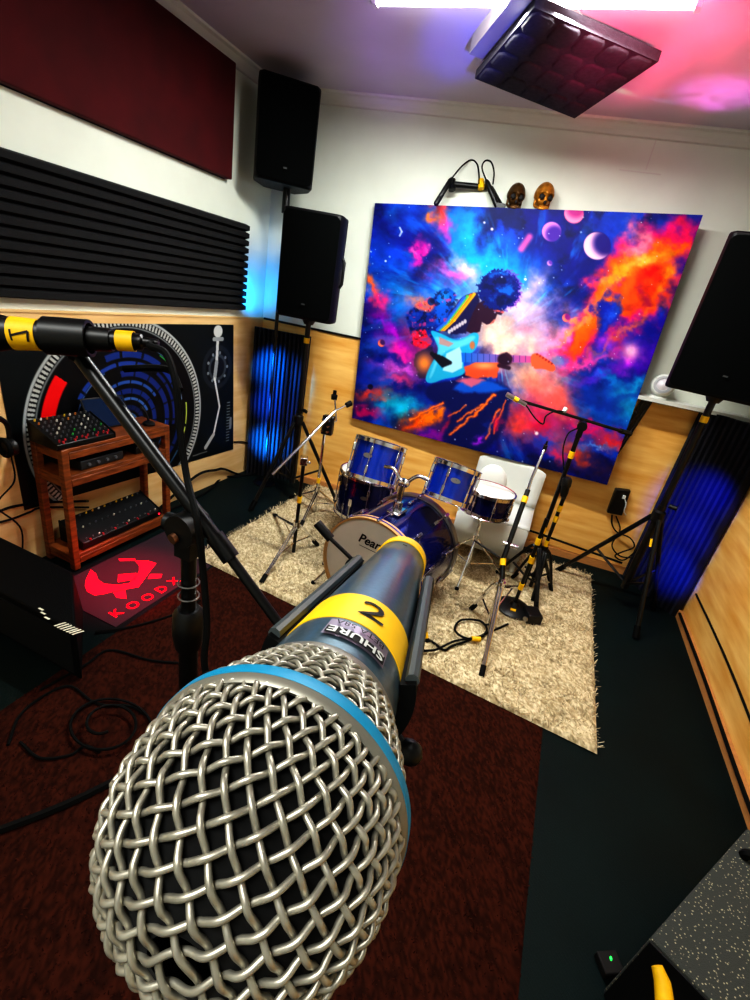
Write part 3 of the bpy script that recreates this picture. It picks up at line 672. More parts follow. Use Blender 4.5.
# ================================================================== SKULLS, OVERHEAD MICS, SHELF AND WALL BITS
top = lambda u, v: wpt(u, v, .08)
def canvtop(t): return CANV[0]+(CANV[1]-CANV[0])*t
def on_edge(u):                       # point of the canvas top edge above image column u
    ts = np.linspace(0, 1, 400); P = CANV[0]+(CANV[1]-CANV[0])*ts[:, None]; return P[np.abs(proj(P)[:, 0]-u).argmin()]
M_BRONZED = mat('dark_bronze', (84, 58, 26), .42, metal=.6, noise=.35, nscale=40)
def skull(label, u, s, yaw, M_BRONZE):
    e = on_edge(u); c = e-nb*.05+V(0, 0, 0); Rz = rotz(yaw)
    r = thing('skull_ornament', label, 'ornament', c, 'bronze skulls')
    T_ = lambda q: np.asarray(q, float)*s @ Rz.T+c
    g = G(); n = 26; m = 30; vs = []; fs = []
    for i in range(n+1):
        ph = PI*i/n
        for k in range(m):
            a = 2*PI*k/m; x, y, z = math.sin(ph)*math.cos(a), math.sin(ph)*math.sin(a), math.cos(ph)
            w = 1.-.36*sstep(.0, -.75, z); X_, Y_, Z_ = .40*x*w, .50*y*(1-.22*sstep(-.1, -.8, z)*(y > 0)), .62+.52*z
            if y > 0 and z < -.2: Y_ *= .72
            for ex in (-.17, .17):                               # eye sockets
                dd = math.hypot(X_-ex, (Z_-.52)*.9)
                if y < 0 and dd < .15: Y_ += .20*(1-(dd/.15)**2)
            dn = math.hypot(X_*1.6, Z_-.35)
            if y < 0 and dn < .09: Y_ += .13*(1-(dn/.09)**2)
            if y < 0 and Z_ < .30 and abs(X_) < .2: Y_ += .03*(math.sin(X_*62) > .2)+(.05 if abs(Z_-.17) < .025 else 0)
            if y < 0 and .64 < Z_ < .7: Y_ -= .035
            vs.append(T_((X_, Y_, Z_-.1)))
    for i in range(n):
        for k in range(m): fs.append((i*m+k, (i+1)*m+k, (i+1)*m+(k+1) % m, i*m+(k+1) % m))
    g.add(np.array(vs), fs); obj('cranium', g, M_BRONZE, r, angle=70)
    for ex in (-.17, .17): obj('socket_shade', G().ball(T_((ex, -.365, .44)), V(.125, .07, .115)*s, 12, Rz), M_INK, r)  # dark balls put in for the shade inside the sockets
    obj('nose_shade', G().ball(T_((0, -.41, .25)), V(.06, .05, .085)*s, 10, Rz), M_INK, r)  # same dark ball for the shade in the nose
    for k in range(6): obj('tooth', G().box(T_((-.15+k*.06, -.40+.5*(k-2.5)**2*.012, .085)), V(.05, .06, .10)*s, Rz), M_BRONZE, r, bevel=.002)
    g = G(); jaw = [T_(p) for p in ((-.30, .05, .36), (-.29, -.02, .14), (-.2, -.28, .045), (0, -.38, .03), (.2, -.28, .045), (.29, -.02, .14), (.30, .05, .36))]
    obj('jawbone', g.tube(spline(jaw, 5), .055*s, 8), M_BRONZE, r)
    return r
skull('darker bronze skull on the canvas edge beside the overhead microphones', 512, .132, math.radians(20), M_BRONZED)
skull('brighter golden bronze skull at the right of the pair on the canvas edge', 540, .138, math.radians(24), M_BRONZE)
sh0, sh1 = on_edge(480), on_edge(553)
sp = [sh0-nb*.043-V(0, 0, .02), sh1-nb*.043-V(0, 0, .02), V(sh1[0], yback(sh1[0]), sh1[2]-.02), V(sh0[0], yback(sh0[0]), sh0[2]-.02)]
tag(obj('skull_shelf', G().prism(sp, (0, 0, .0185)), M_BLACK, smooth=False), 'narrow black ledge behind the canvas top carrying the two skulls', 'shelf')

e = on_edge(498); D0 = np.linalg.norm((e-C0) @ fwd)
DD = float((e-C0) @ fwd)+.05
r = thing('overhead_mic_bar', 'black microphone bar with clamp on the canvas top beside the skulls', 'mic bar', e-nb*.04)
b0, b1, b2 = dpt(447, 183.5, DD), dpt(491, 188, DD), on_edge(500)-nb*.03+V(0, 0, .012)
obj('bar', G().tube([b0, b1], .016, 10), M_BLACKM, r)
obj('clamp', G().tube([b1, b2], .015, 10).box(b2+V(0, 0, .0), (.05, .05, .024), rotz(KB)), M_BLACKM, r)
obj('tape_band', G().tube([dpt(481, 180, DD-.01), dpt(481, 189, DD-.01)], .019, 8), M_YEL, r)
obj('sliding_mount', G().tube([dpt(452, 180, DD), dpt(452, 190, DD)], .022, 10), M_BLACKM, r)
def pencil_mic(label, a, b, loop):
    a, b = np.asarray(a), np.asarray(b); d = unit(b-a); L = np.linalg.norm(b-a)
    r = thing('condenser_microphone', label, 'microphone', b)
    obj('body', G().lathe([(0, 0), (0, .008), (L*.1, .015), (L*.7, .015), (L*.72, .013), (L*.74, .0155)], a, d, 16), M_BLACK, r)
    obj('capsule', G().lathe([(L*.74, .0155), (L*.97, .0155), (L, .013), (L, 0)], a, d, 16), M_BLACKM, r)
    obj('cable', G().tube(spline(loop, 7), .0045, 6), M_RUBBER, r)
pencil_mic('black pencil microphone on the left end of the bar over the canvas', dpt(452, 178, DD-.02), dpt(435.5, 204.5, DD-.02), [dpt(*p, DD-.02) for p in ((452, 178), (462, 166), (471, 160), (477, 164), (479, 175), (479, 184))])
pencil_mic('black pencil microphone hanging nearest to the darker skull', dpt(486, 180, DD-.03), dpt(498, 208, DD-.03), [dpt(486, 180, DD-.03)]+[dpt(*p, DD-.16) for p in ((482, 168), (485, 161), (491, 162), (494, 172))]+[dpt(493, 184, DD-.05)])

# shelf ledge and white projector at the right of the canvas
s0, s1 = wpt(640, 396, .09), wpt(745, 412, .09)
z0 = 1.232
x0, x1 = .47, 1.10
tag(obj('ledge_shelf', G().prism([V(x0, yback(x0)-.15, z0), V(x1, yback(x1)-.15, z0), V(x1, yback(x1), z0), V(x0, yback(x0), z0)], (0, 0, .022)), M_WHITEP, smooth=False), 'narrow white ledge on the back wall right of the canvas', 'shelf')
c = zpt(659, 388, z0+.022); c = V(.585, yback(.585)-.085, z0+.022)
r = thing('star_projector', 'round white star projector standing on the ledge by the large loudspeaker', 'projector', c)
fdir = unit(V(-.15, -1, .25)); cc = c+V(0, 0, .075)
obj('housing', G().lathe([(-.05, 0), (-.048, .04), (-.02, .062), (.01, .068), (.035, .064), (.045, .055), (.045, 0)], cc, fdir, 28), M_WHITEP, r)
obj('lens_ring', G().lathe([(.044, .052), (.05, .05), (.05, .036), (.044, .034)], cc, fdir, 28), M_STEEL, r)
obj('lens', G().lathe([(.045, .034), (.056, .022), (.06, 0)], cc, fdir, 24), mat('frosted_lens', (205, 200, 206), .25), r)
obj('foot', G().lathe([(0, 0), (0, .05), (.008, .05), (.02, .03), (.02, 0)], c, (0, 0, 1), 20), M_WHITEP, r)
# slotted rail under the ledge
r = thing('slotted_rail', 'black slotted metal rail fixed upright under the white ledge', 'rail', wpt(620, 430, .02))
a, b = V(*[.55, yback(.55)-.022, 1.2315]), V(.478, yback(.478)-.022, .845)
n_ = tb*.032
obj('rail_plate', G().prism([a-n_, a+n_, b+n_, b-n_], -nb*.0115), M_BLACK, r, smooth=False)
for s_ in (-1, 1):
    obj('slot_edge', G().tube([a+n_*.5*s_+nb*.002+(b-a)*.08, a+n_*.5*s_+nb*.002+(b-a)*.95], .0035, 6), M_STEEL, r)
# power box
bc = [wpt(*p, .05) for p in ((616, 489), (631, 491), (622, 516), (607, 513))]
r = thing('power_box', 'black wall power box with a white plug on the plywood', 'socket box', wpt(619, 503, .0))
obj('box', G().prism(bc, -nb*.04), M_BLACK, r, bevel=.006)
p0 = wpt(624, 497, .052); obj('plug', G().box(p0, (.02, .024, .026), rotz(KB)), M_WHITEP, r, bevel=.003)
obj('plug_lead', G().tube(spline([p0, wpt(626, 504, .06), wpt(624, 511, .055), wpt(626, 515, .04)], 6), .004, 6), M_WHITEP, r)
cable([wpt(*p, o) for p, o in (((612, 515), .03), ((612, 524), .03), ((617, 532), .04), ((630, 538), .06), ((634, 547), .07), ((622, 552), .06), ((615, 556), .05), ((624, 560), .06), ((640, 548), .1))], .005, 'looped black power lead hanging under the wall power box')
cable([wpt(*p, o) for p, o in (((616, 516), .03), ((620, 530), .04), ((612, 545), .05), ((620, 556), .07), ((635, 558), .1))], .005, 'second black lead dropping from the power box toward the speaker stand')

# ================================================================== WOODEN EQUIPMENT RACK AND WHAT STANDS ON IT
FX, BX, Y0, Y1, ZT = -1.955, -2.165, 1.335, 1.975, .665
r = thing('equipment_rack', 'brown wooden three-tier rack against the left wall', 'rack', ((FX+BX)/2, (Y0+Y1)/2, 0)); RACK = r
pw = .034
for x in (FX-pw/2, BX+pw/2):
    for y in (Y0+pw/2, Y1-pw/2):
        po = obj('post', G().box((x, y, (ZT-.004)/2+.005), (pw, pw, ZT-.014)), M_WOOD, r, bevel=.004)
        obj('foot_cap', G().cyl((x, y, 0), (x, y, .022), .014, seg=12), M_RUBBER, po)
for z in (ZT-.012, .515, .085):
    obj('shelf', G().box(((FX+BX)/2, (Y0+Y1)/2, z), (FX-BX-.004, Y1-Y0-.004, .02)), M_WOOD, r, bevel=.003)
    obj('front_rail', G().box((FX-.008, (Y0+Y1)/2, z-.028), (.014, Y1-Y0-.07, .036)), M_WOOD, r, bevel=.003)
    for y in (Y0+.012, Y1-.012):
        obj('side_rail', G().box(((FX+BX)/2, y, z-.028), (FX-BX-.07, .014, .036)), M_WOOD, r, bevel=.003)
KC = [mat('knob_white', (220, 218, 205), .4), mat('knob_yellow', (226, 190, 50), .4), mat('knob_green', (50, 170, 70), .4), mat('knob_red', (190, 50, 60), .4), mat('knob_grey', (90, 92, 96), .4), mat('knob_orange', (190, 120, 50), .4)]
def desk(label, c, w, d, h0, h1, rows, cols, kinds, kr=.0043):
    """sloped mixer: front toward +x, width along y"""
    x, y, z = c; r = thing('audio_mixer', label, 'mixer', c)
    poly = [(x+d/2, y-w/2, z+.003), (x+d/2, y-w/2, z+h0), (x-d/2, y-w/2, z+h1), (x-d/2, y-w/2, z+.003)]
    obj('case', G().prism(poly, (0, w, 0)), M_BLACK, r, bevel=.004)
    for s_ in (-1, 1):
        obj('side_cheek', G().prism([(p[0], y+s_*(w/2)-(.006 if s_ < 0 else -.001), p[2]+.004*(k in (1, 2))) for k, p in enumerate(poly)], (0, .006, 0)), M_BLACKM, r)
    sl = unit(V(-d, 0, h1-h0)); nn = V(-sl[2], 0, sl[0]); nn = nn if nn[2] > 0 else -nn
    L = math.hypot(d, h1-h0)
    rr_ = random.Random(9)
    for i in range(rows):
        for j in range(cols):
            k = kinds[(i*7+j*3+rr_.randrange(3)) % len(kinds)] if isinstance(kinds[0], int) else kinds[i][j % len(kinds[i])]
            p0 = V(x+d/2, y-w/2+w*(j+.7)/(cols+.4), z+h0)+sl*L*(.1+.82*i/max(rows-1, 1))
            obj('knob', G().lathe([(0, kr), (.004, kr), (.011, kr*.75), (.0115, 0)], p0, nn, 8), KC[k], r)
    for j in range(cols//2):
        p0 = V(x+d/2, y-w/2+w*(j*2+1.1)/(cols+.4), z+h0)+sl*L*.04
        obj('fader', G().box(p0+nn*.004, (.010, .006, .010)), KC[3], r)
    return r
desk('black mixer crowded with coloured knobs on the rack top', (-2.045, 1.468, ZT-.0015), .29, .18, .028, .10, 7, 10, [[3, 3, 4, 3], [4, 4, 4, 2], [4, 0, 4, 4, 2], [4, 4, 0, 4], [4, 4, 4, 0, 4], [5, 4, 4, 0, 4], [1, 0, 5, 4, 4]])
desk('black mixer with yellow knobs on the bottom rack shelf', (-2.05, 1.655, .0955), .50, .165, .04, .115, 3, 13, [[4, 4, 0, 4, 4], [4, 0, 4, 4, 4], [0, 1, 4, 1, 1]], .0046)
p0 = V(-2.04, 1.865, .10+.065); 
# leaning tablet
c = V(-2.085, 1.715, ZT-.0015)
r = thing('tablet', 'dark tablet with a dim blue screen leaning on the rack top', 'tablet', c)
e_ = unit(V(-.28, -.10, 1)); w_ = V(.12, 1, 0); w_ = unit(w_); n_ = unit(np.cross(w_, e_))
if n_[0] < 0: n_ = -n_
q_ = [c+w_*a_*.115+e_*b_ for a_, b_ in ((-1, .004), (1, .004), (1, .165), (-1, .165))]
obj('case', G().prism(q_, -n_*.009), M_BLACK, r, bevel=.003)
obj('screen', G().prism([c+n_*.0006+w_*a_*.107+e_*b_ for a_, b_ in ((-1, .012), (1, .012), (1, .157), (-1, .157))], n_*.0006), M_SCREEN, r)
obj('stand_bracket', G().prism([c-n_*.011+w_*a_*.02+e_*b_ for a_, b_ in ((-1, .09), (1, .09), (1, .1), (-1, .1))], -n_*.001).tube([c-n_*.012+e_*.1, V(c[0]-.06, c[1], ZT)], .005, 6), M_BLACK, r)
c = V(-2.02, 1.89, ZT-.0015)
r = thing('talkback_pod', 'small black pod with a short stalk at the right end of the rack top', 'audio pod', c)
obj('pod_body', G().lathe([(0, 0), (0, .032), (.012, .032), (.022, .018), (.022, 0)], c, (0, 0, 1), 18), M_BLACK, r)
obj('stalk', G().tube([c+V(0, 0, .02), c+V(-.01, -.01, .07), c+V(-.03, -.02, .10)], .006, 8), M_BLACK, r)
c = V(-2.06, 1.56, .5255)
r = thing('audio_interface', 'flat grey audio box on the middle rack shelf', 'audio unit', c)
obj('case', G().box(c+V(0, 0, .025), (.16, .24, .046)), mat('dark_grey_metal', (34, 35, 38), .5), r, bevel=.004)
for k in range(4): obj('knob', G().cyl(c+V(.08, -.08+k*.05, .026), c+V(.09, -.08+k*.05, .026), .008, seg=10), KC[4], r)
c = V(-2.06, 1.845, .5255)
r = thing('wireless_receiver', 'small black receiver box at the right of the middle rack shelf', 'audio unit', c)
obj('case', G().box(c+V(0, 0, .022), (.15, .16, .042)), M_BLACK, r, bevel=.004)
obj('status_light', G().cyl(c+V(.075, .05, .024), c+V(.0775, .05, .024), .003, seg=8), KC[2], r)
c = xpt(168, 497, -1.966)
tag(obj('status_light', G().cyl((-1.9655, 1.892, .118), (-1.962, 1.892, .118), .006, seg=10), M_LEDR), 'small red light at the right end of the bottom rack mixer', 'light')

# ================================================================== RUGS AND LOGO MAT
def rug(name, quad, nu, nv, z, h, c0, c1, tufts, tl_, label, seed, tw=.0022, fringe=0.):
    q = [V(*p) for p in quad]
    def fn(u, v):
        P = quadf(*[V(p[0], p[1], 0) for p in q])(u, v); X, Y = P[..., 0], P[..., 1]
        e = np.minimum(np.minimum(u, 1-u)*np.linalg.norm(q[1]-q[0]), np.minimum(v, 1-v)*np.linalg.norm(q[3]-q[0]))
        P[..., 2] = z+h*sstep(-.002, .018, e)*(.55+.9*(fbm(X*14, Y*14, seed)-.2)+.5*(fbm(X*60, Y*60, seed+3)-.5)); 
        P[..., 2] = np.maximum(P[..., 2], z+.0006); return P
    g, P = grid(nu, nv, fn); X, Y = P[..., 0], P[..., 1]
    n = fbm(X*18, Y*18, seed+9)*.22+fbm(X*120, Y*120, seed+12)*.78; t = sstep(.3, .7, n)[..., None]
    C_ = (V(*c0)*(1-t)+V(*c1)*t).reshape(-1, 3)
    rg = np.random.default_rng(seed); uv = rg.random((tufts, 2)); P0 = quadf(*[V(p[0], p[1], 0) for p in q])(uv[:, 0], uv[:, 1])
    P0[:, 2] = z+h*.55; a = rg.random(tufts)*2*PI; L = tl_*(.5+rg.random(tufts))
    tip = P0+np.stack([np.cos(a)*L*.8, np.sin(a)*L*.8, .25*h+.4*L], 1); sd = np.stack([-np.sin(a), np.cos(a), 0*a], 1)*tw
    vs = np.stack([P0-sd, P0+sd, tip+sd*.5, tip-sd*.5], 1).reshape(-1, 3)
    b = g.n; i = np.arange(tufts)*4; g.add(vs, []); g.f += np.stack([b+i, b+i+1, b+i+2, b+i+3], 1).tolist()
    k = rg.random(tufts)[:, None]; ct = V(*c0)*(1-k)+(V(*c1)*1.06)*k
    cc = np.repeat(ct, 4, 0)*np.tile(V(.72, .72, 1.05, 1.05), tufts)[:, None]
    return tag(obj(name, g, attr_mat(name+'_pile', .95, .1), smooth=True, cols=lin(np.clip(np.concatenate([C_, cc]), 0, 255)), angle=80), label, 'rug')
rug('cream_rug', [(-1.60, 3.20), (.62, 3.22), (.605, 1.642), (-1.60, 1.79)], 300, 200, .005, .02, (160, 142, 108), (232, 218, 184), 26000, .022, 'cream shaggy rug under the drum kit', 3)
rug('brown_rug', [(-1.46, 1.80), (.385, 1.665), (.375, -.55), (-1.42, -.5)], 220, 220, .001, .006, (40, 18, 12), (70, 32, 21), 22000, .009, 'dark brown short pile rug in the foreground', 8, .0016)
r = thing('logo_mat', 'black floor mat with a projected red logo imitated by glowing colour in front of the rack', 'mat', (-1.70, 1.42, 0))
mq = [zpt(*p) for p in ((58, 578), (150, 528), (200, 570), (104, 630))]
mq = [V(-1.93, 1.16, 0), V(-1.93, 1.92, 0), V(-1.475, 1.92, 0), V(-1.475, 1.16, 0)]
obj('mat_sheet', G().prism(mq[::-1], (0, 0, .004)), mat('black_mat', (54, 32, 42), .85, bump=.3, bscale=400), r, smooth=False)
zz = lambda x, y: (60+x/5.357, 530+y/5.357)
M_EMB = mat('red_emblem_light', (235, 6, 34), .6, emit=(255, 8, 46), es=.8)  # glowing red colour imitates a logo projected onto the mat
def emb(pts): 
    P = [zpt(*zz(*p), .0046) for p in pts]; return P
def fill(pts):
    """triangulated flat polygon via a curve"""
    import mathutils
    P = emb(pts); tri = mathutils.geometry.tessellate_polygon([[Vector(p) for p in P]])
    return G().add(np.array(P), [tuple(t) for t in tri])
obj('emblem_light', fill([(165, 212), (140, 262), (134, 300), (146, 330), (186, 350), (240, 342), (300, 326), (420, 306), (446, 272), (478, 226), (516, 178), (470, 164), (400, 164), (424, 190), (424, 222), (398, 256), (372, 284), (310, 294), (236, 288), (204, 264), (192, 232)]), M_EMB, r, smooth=False)
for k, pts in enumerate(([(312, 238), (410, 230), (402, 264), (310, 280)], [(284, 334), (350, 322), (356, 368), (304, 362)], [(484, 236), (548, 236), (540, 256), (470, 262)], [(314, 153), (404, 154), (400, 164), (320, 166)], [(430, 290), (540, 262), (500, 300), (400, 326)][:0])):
    if pts: obj('emblem_light', fill(pts), M_EMB, r, smooth=False)
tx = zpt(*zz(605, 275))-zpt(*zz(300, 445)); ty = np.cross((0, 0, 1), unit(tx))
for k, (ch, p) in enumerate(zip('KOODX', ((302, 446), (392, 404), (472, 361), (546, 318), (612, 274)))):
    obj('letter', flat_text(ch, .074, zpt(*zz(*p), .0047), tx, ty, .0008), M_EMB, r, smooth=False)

# ================================================================== FLOOR MONITORS AND LEFT EDGE
r = thing('stage_amplifier', 'black floor amplifier with white lettering on its edge at the left', 'amplifier', (-1.72, 1.0, 0))
obj('cabinet', G().add([(-2.14, .885, .008), (-2.14, .885, .25), (-1.33, .885, .25), (-1.33, .885, .008), (-2.14, 1.15, .008), (-2.14, 1.12, .25), (-1.66, 1.12, .25), (-1.66, 1.15, .008)], [(0, 3, 2, 1), (4, 5, 6, 7), (0, 1, 5, 4), (2, 3, 7, 6), (1, 2, 6, 5), (0, 4, 7, 3)]), mat('black_vinyl', (3, 5, 7), .75, bump=.3, bscale=250, spec=.2), r, bevel=.008)
obj('front_grille', G().box((-1.735, .8825, .125), (.75, .005, .19)), mat('black_grille_cloth', (5, 14, 20), .7, bump=.3, bscale=500), r)
M_LET = mat('white_lettering', (226, 222, 200), .5)
for k, p in enumerate(((60, 624.5), (63, 626), (66, 627.5), (69, 629), (72, 630.5), (75, 631.6), (78, 633))):
    c = zpt(*p, .2512); obj('letter', G().prism([c+V(-.012, -.016, 0), c+V(-.005, -.016, 0), c+V(.010, .018, 0), c+V(.003, .018, 0)], (0, 0, .0006)), M_LET, r, smooth=False)
for p in ((41, 609), (43, 613), (47, 618)):
    c = zpt(*p, .2512); obj('letter', G().prism([c+V(-.012, -.004, 0), c+V(.012, -.004, 0), c+V(.014, .003, 0), c+V(-.010, .003, 0)], (0, 0, .0006)), M_LET, r, smooth=False)
obj('knob', G().cyl((-1.98, .93, .25), (-1.98, .93, .262), .012, seg=12), KC[4], r)
for x in (-2.1, -1.52):
    y = .92; obj('foot', G().cyl((x, y, 0), (x, y, .0085), .016, seg=10), M_RUBBER, r)
# headphones on the wall at the left edge
hp = V(-2.125, 1.155, .70)
r = thing('headphones', 'black headphones hanging on the plywood at the left edge of the photo', 'headphones', hp)
obj('headband', G().tube(spline([hp+V(0, -.075, -.02), hp+V(0, -.07, .07), hp+V(0, 0, .115), hp+V(0, .07, .07), hp+V(0, .075, -.02)], 6), .011, 8), M_BLACK, r)
for s_ in (-1, 1):
    e = obj('ear_cup', G().lathe([(-.02, 0), (-.02, .03), (0, .042), (.016, .04), (.016, 0)], hp+V(0, s_*.07, -.04), (0, s_, .1), 20), M_BLACK, r)
    obj('ear_pad', G().tube([hp+V(.036*math.cos(a)*1, s_*.05, -.04+.036*math.sin(a)) for a in np.linspace(0, 2*PI, 16, endpoint=False)], .011, 8, closed=True), M_RUBBER, e)
obj('hook', G().tube([hp+V(-.0645, 0, .098), hp+V(.012, 0, .098), hp+V(.016, 0, .115)], .005, 6), M_STEEL, r)
cable(name='wall_run_cord', r=.004, label='thin headphone lead hanging down the plywood at the left', pts=[hp+V(0, .07, -.08), hp+V(.01, .06, -.2), hp+V(0, -.02, -.3), hp+V(.02, .05, -.45), hp+V(.03, .0, -.695)])
cable([xpt(*p, XL+.025) for p in ((-10, 516), (8, 508), (28, 504))]+[V(-2.17, 1.36, .32), V(-2.17, 1.6, .24)], .006, 'black lead running along the plywood behind the rack', name='wall_run_cord')
cable([xpt(*p, XL+.025) for p in ((-8, 524), (12, 519), (30, 512))]+[V(-2.172, 1.36, .29), V(-2.172, 1.6, .2)], .005, 'second black lead crossing the plywood below the first one', name='wall_run_cord')
cable([V(-2.12, 2.02, .03), lpt(196, 476, .05), lpt(216, 470, .04), lpt(224, 469, .04)]+[zpt(238, 474, .012), zpt(252, 474, .01), zpt(266, 466, .01)], .009, 'black cable rising along the left wall skirting right of the rack')
cable([V(-2.1, 2.0, .012), zpt(205, 493, .01), zpt(222, 478, .012), zpt(240, 476, .01), zpt(260, 471, .01)], .008, 'black cable on the dark mat from the rack to the corner foam')
cable([lpt(234, 442, .016), lpt(244, 442, .02), lpt(251, 446, .02), lpt(257, 452, .02)], .005, 'thin black lead from the deck print to the corner foam')
# monitor wedge at the lower right
tl_, tr_ = zpt(650, 938, .30), zpt(744, 832, .30); 
r = thing('stage_monitor', 'grey speckled carpet covered stage monitor in the lower right corner', 'monitor', (.95, .75, 0))
d_ = unit(V(*(tr_-tl_)[:2], 0)); n_ = V(d_[1], -d_[0], 0)
A0 = tl_; B0 = tl_+d_*.56
pr = [(0, .30), (.0, .27), (.02, .008), (.36, .008), (.36, .20), (.33, .235)]
pr = [(-.005, .008), (0, .30), (.25, .345), (.25, .008)]
obj('cabinet', G().prism([V(A0[0], A0[1], 0)+n_*a_+V(0, 0, z) for a_, z in pr], d_*.56), M_SPECK, r, bevel=.006, smooth=False)
for a_, b_ in ((.03, .03), (.03, .52), (.22, .03), (.22, .52)):
    f_ = V(A0[0], A0[1], 0)+n_*a_+d_*b_; obj('foot', G().cyl(f_, f_+V(0, 0, .009), .014, seg=10), M_RUBBER, r)
obj('end_panel', G().prism([V(A0[0], A0[1], 0)+n_*a_+V(0, 0, z)-d_*.004 for a_, z in ((0, .012), (.004, .294), (.247, .338), (.247, .012))], d_*.0038), mat('dark_navy_end', (5, 9, 16), .7), r, smooth=False)  # end face made darker than the speckled cabinet
nn_ = unit(V(*(n_*.36)[:2], .065)); un = unit(np.cross(d_, nn_)); un = un if un[2] > 0 else -un
h0 = A0+d_*.44+n_*.03+V(0, 0, .005)
obj('strap_handle', G().tube(spline([h0+un*.004, h0+un*.02+nn_*.01, h0+un*.022+nn_*.05+d_*.02, h0+un*.020+nn_*.11+d_*.02, h0+un*.004+nn_*.15+d_*.02], 5), .013, 8), M_RUBBER, r)
c = A0+d_*.02+n_*.04+un*.004-V(0, 0, .0167)
cy = [dpt(658, 968, .98), dpt(661, 982, .96), dpt(663, 1002, .94), dpt(664, 1030, .9)]
cz = zpt(660, 968, .295); 
yt = [zpt(655, 968, .312), zpt(660, 984, .30), zpt(663, 1006, .29)]
tag(obj('tape_flag', G().tube([yt[0]+V(0, 0, .01), yt[1]+V(0, 0, .012), yt[2]+V(0, 0, .01)], [.012, .017, .019], 10), M_YEL), 'folded yellow tape flag on the corner of the stage monitor', 'tape')
c = zpt(607, 958, .0)
r = thing('floor_box', 'small black floor box with a green light left of the stage monitor', 'box', c)
obj('case', G().box(c+V(.0, -.02, .014), (.06, .05, .026), rotz(.5)), M_INK, r, bevel=.004)
obj('indicator', G().ball(c+V(0, -.012, .027), (.0035, .006, .003), 8), M_LED, r)
# cables on the brown rug
RUGC = 'cables on the brown rug'
z_ = .012
cable([zpt(*p, z_) for p in ((8, 745), (20, 715), (45, 695), (70, 686), (90, 700), (105, 705), (130, 706), (146, 715))], .005, 'black cable curving over the brown rug beside the amplifier')
th_ = np.linspace(0, 2*PI*1.9, 34); cc = zpt(108, 728, z_)
cable([cc+V(.17*(1-.06*a)*math.cos(a), .12*(1-.05*a)*math.sin(a), .0012*k) for k, a in enumerate(th_)], .005, 'coiled black cable on the brown rug left of the front microphone', n=3)
cable([zpt(*p, z_) for p in ((40, 690), (85, 665), (110, 650), (150, 660), (190, 664))], .005, 'black cable across the brown rug toward the front stand base')
cable([zpt(*p, z_) for p in ((20, 742), (40, 758), (70, 755), (85, 746), (100, 752))], .005, 'short loop of black cable lowest on the brown rug')
cable([zpt(*p, .012) for p in ((95, 632), (125, 628), (150, 622), (180, 612), (200, 600))], .005, 'black cable along the lower edge of the logo mat')
cable([zpt(*p, .014) for p in ((0, 830), (40, 815), (80, 798), (120, 778), (150, 765))], .012, 'dark tube standing in for the stand leg shadow on the brown rug at the lower left')  # no cable: dark tube imitates the cast shadow of a stand leg

# ================================================================== DRUM KIT
def lug(g, p, out, ax, L=.04, w=.009):
    t = unit(np.cross(out, ax)); R_ = np.stack([t, out, ax], 1); g.box(np.asarray(p)+np.asarray(out)*.008, (w*1.6, .016, L), R_)
def drum(name, label, c, ax, rad, h, nl, shell=M_BLUE, parts=True, badge=None, hoop=M_CHROME):
    """c = middle of the lower end, ax = axis to the struck head"""
    ax = unit(ax); c = np.asarray(c, float); t, u, _ = basis(ax)
    r = thing(name, label, 'drum', c)
    obj('shell', G().lathe([(0.01, rad-.006), (0.01, rad), (h-.01, rad), (h-.01, rad-.006)], c, ax, 48), shell, r)
    obj('drum_head', G().lathe([(h-.006, rad+.003), (h+.001, rad+.002), (h+.003, rad-.01), (h+.003, 0)], c, ax, 48), M_HEAD, r)
    obj('bottom_head', G().lathe([(.006, rad+.003), (-.001, rad), (-.001, 0)], c, ax, 48), M_HEAD, r)
    for z in (0, h):
        s = 1 if z else -1
        obj('hoop', G().lathe([(z-.012*s, rad+.004), (z-.012*s, rad+.009), (z+.008*s, rad+.009), (z+.012*s, rad+.014), (z+.014*s, rad+.012), (z+.012*s, rad+.003), (z-.012*s, rad+.004)], c, ax, 48), hoop, r)
    for k in range(nl):
        a = 2*PI*(k+.5)/nl; o = math.cos(a)*t+math.sin(a)*u
        for z in ((.25*h, .75*h) if h > .13 else (.5*h,)):
            g = G(); lug(g, c+ax*z+o*rad, o, ax, min(.045, h*.3)); obj('lug', g, M_CHROME, r, bevel=.003)
        obj('tension_rod', G().cyl(c+o*(rad+.012)-ax*.012, c+o*(rad+.012)+ax*(h+.014), .003, seg=6), M_CHROME, r)
    if badge is not None:
        o = unit(badge-ax*(badge @ ax)); p0 = c+ax*h*.6+o*(rad+.0015); tt = unit(np.cross(ax, o))
        obj('badge', G().add([p0+tt*.026*math.cos(a)+ax*.013*math.sin(a)-o*(.026*math.cos(a))**2/(2*rad) for a in np.linspace(0, 2*PI, 20, endpoint=False)], [tuple(range(20))]), M_STEEL, r)
    return r
tocam = lambda p: unit(V(0, 0, CH)-np.asarray(p))
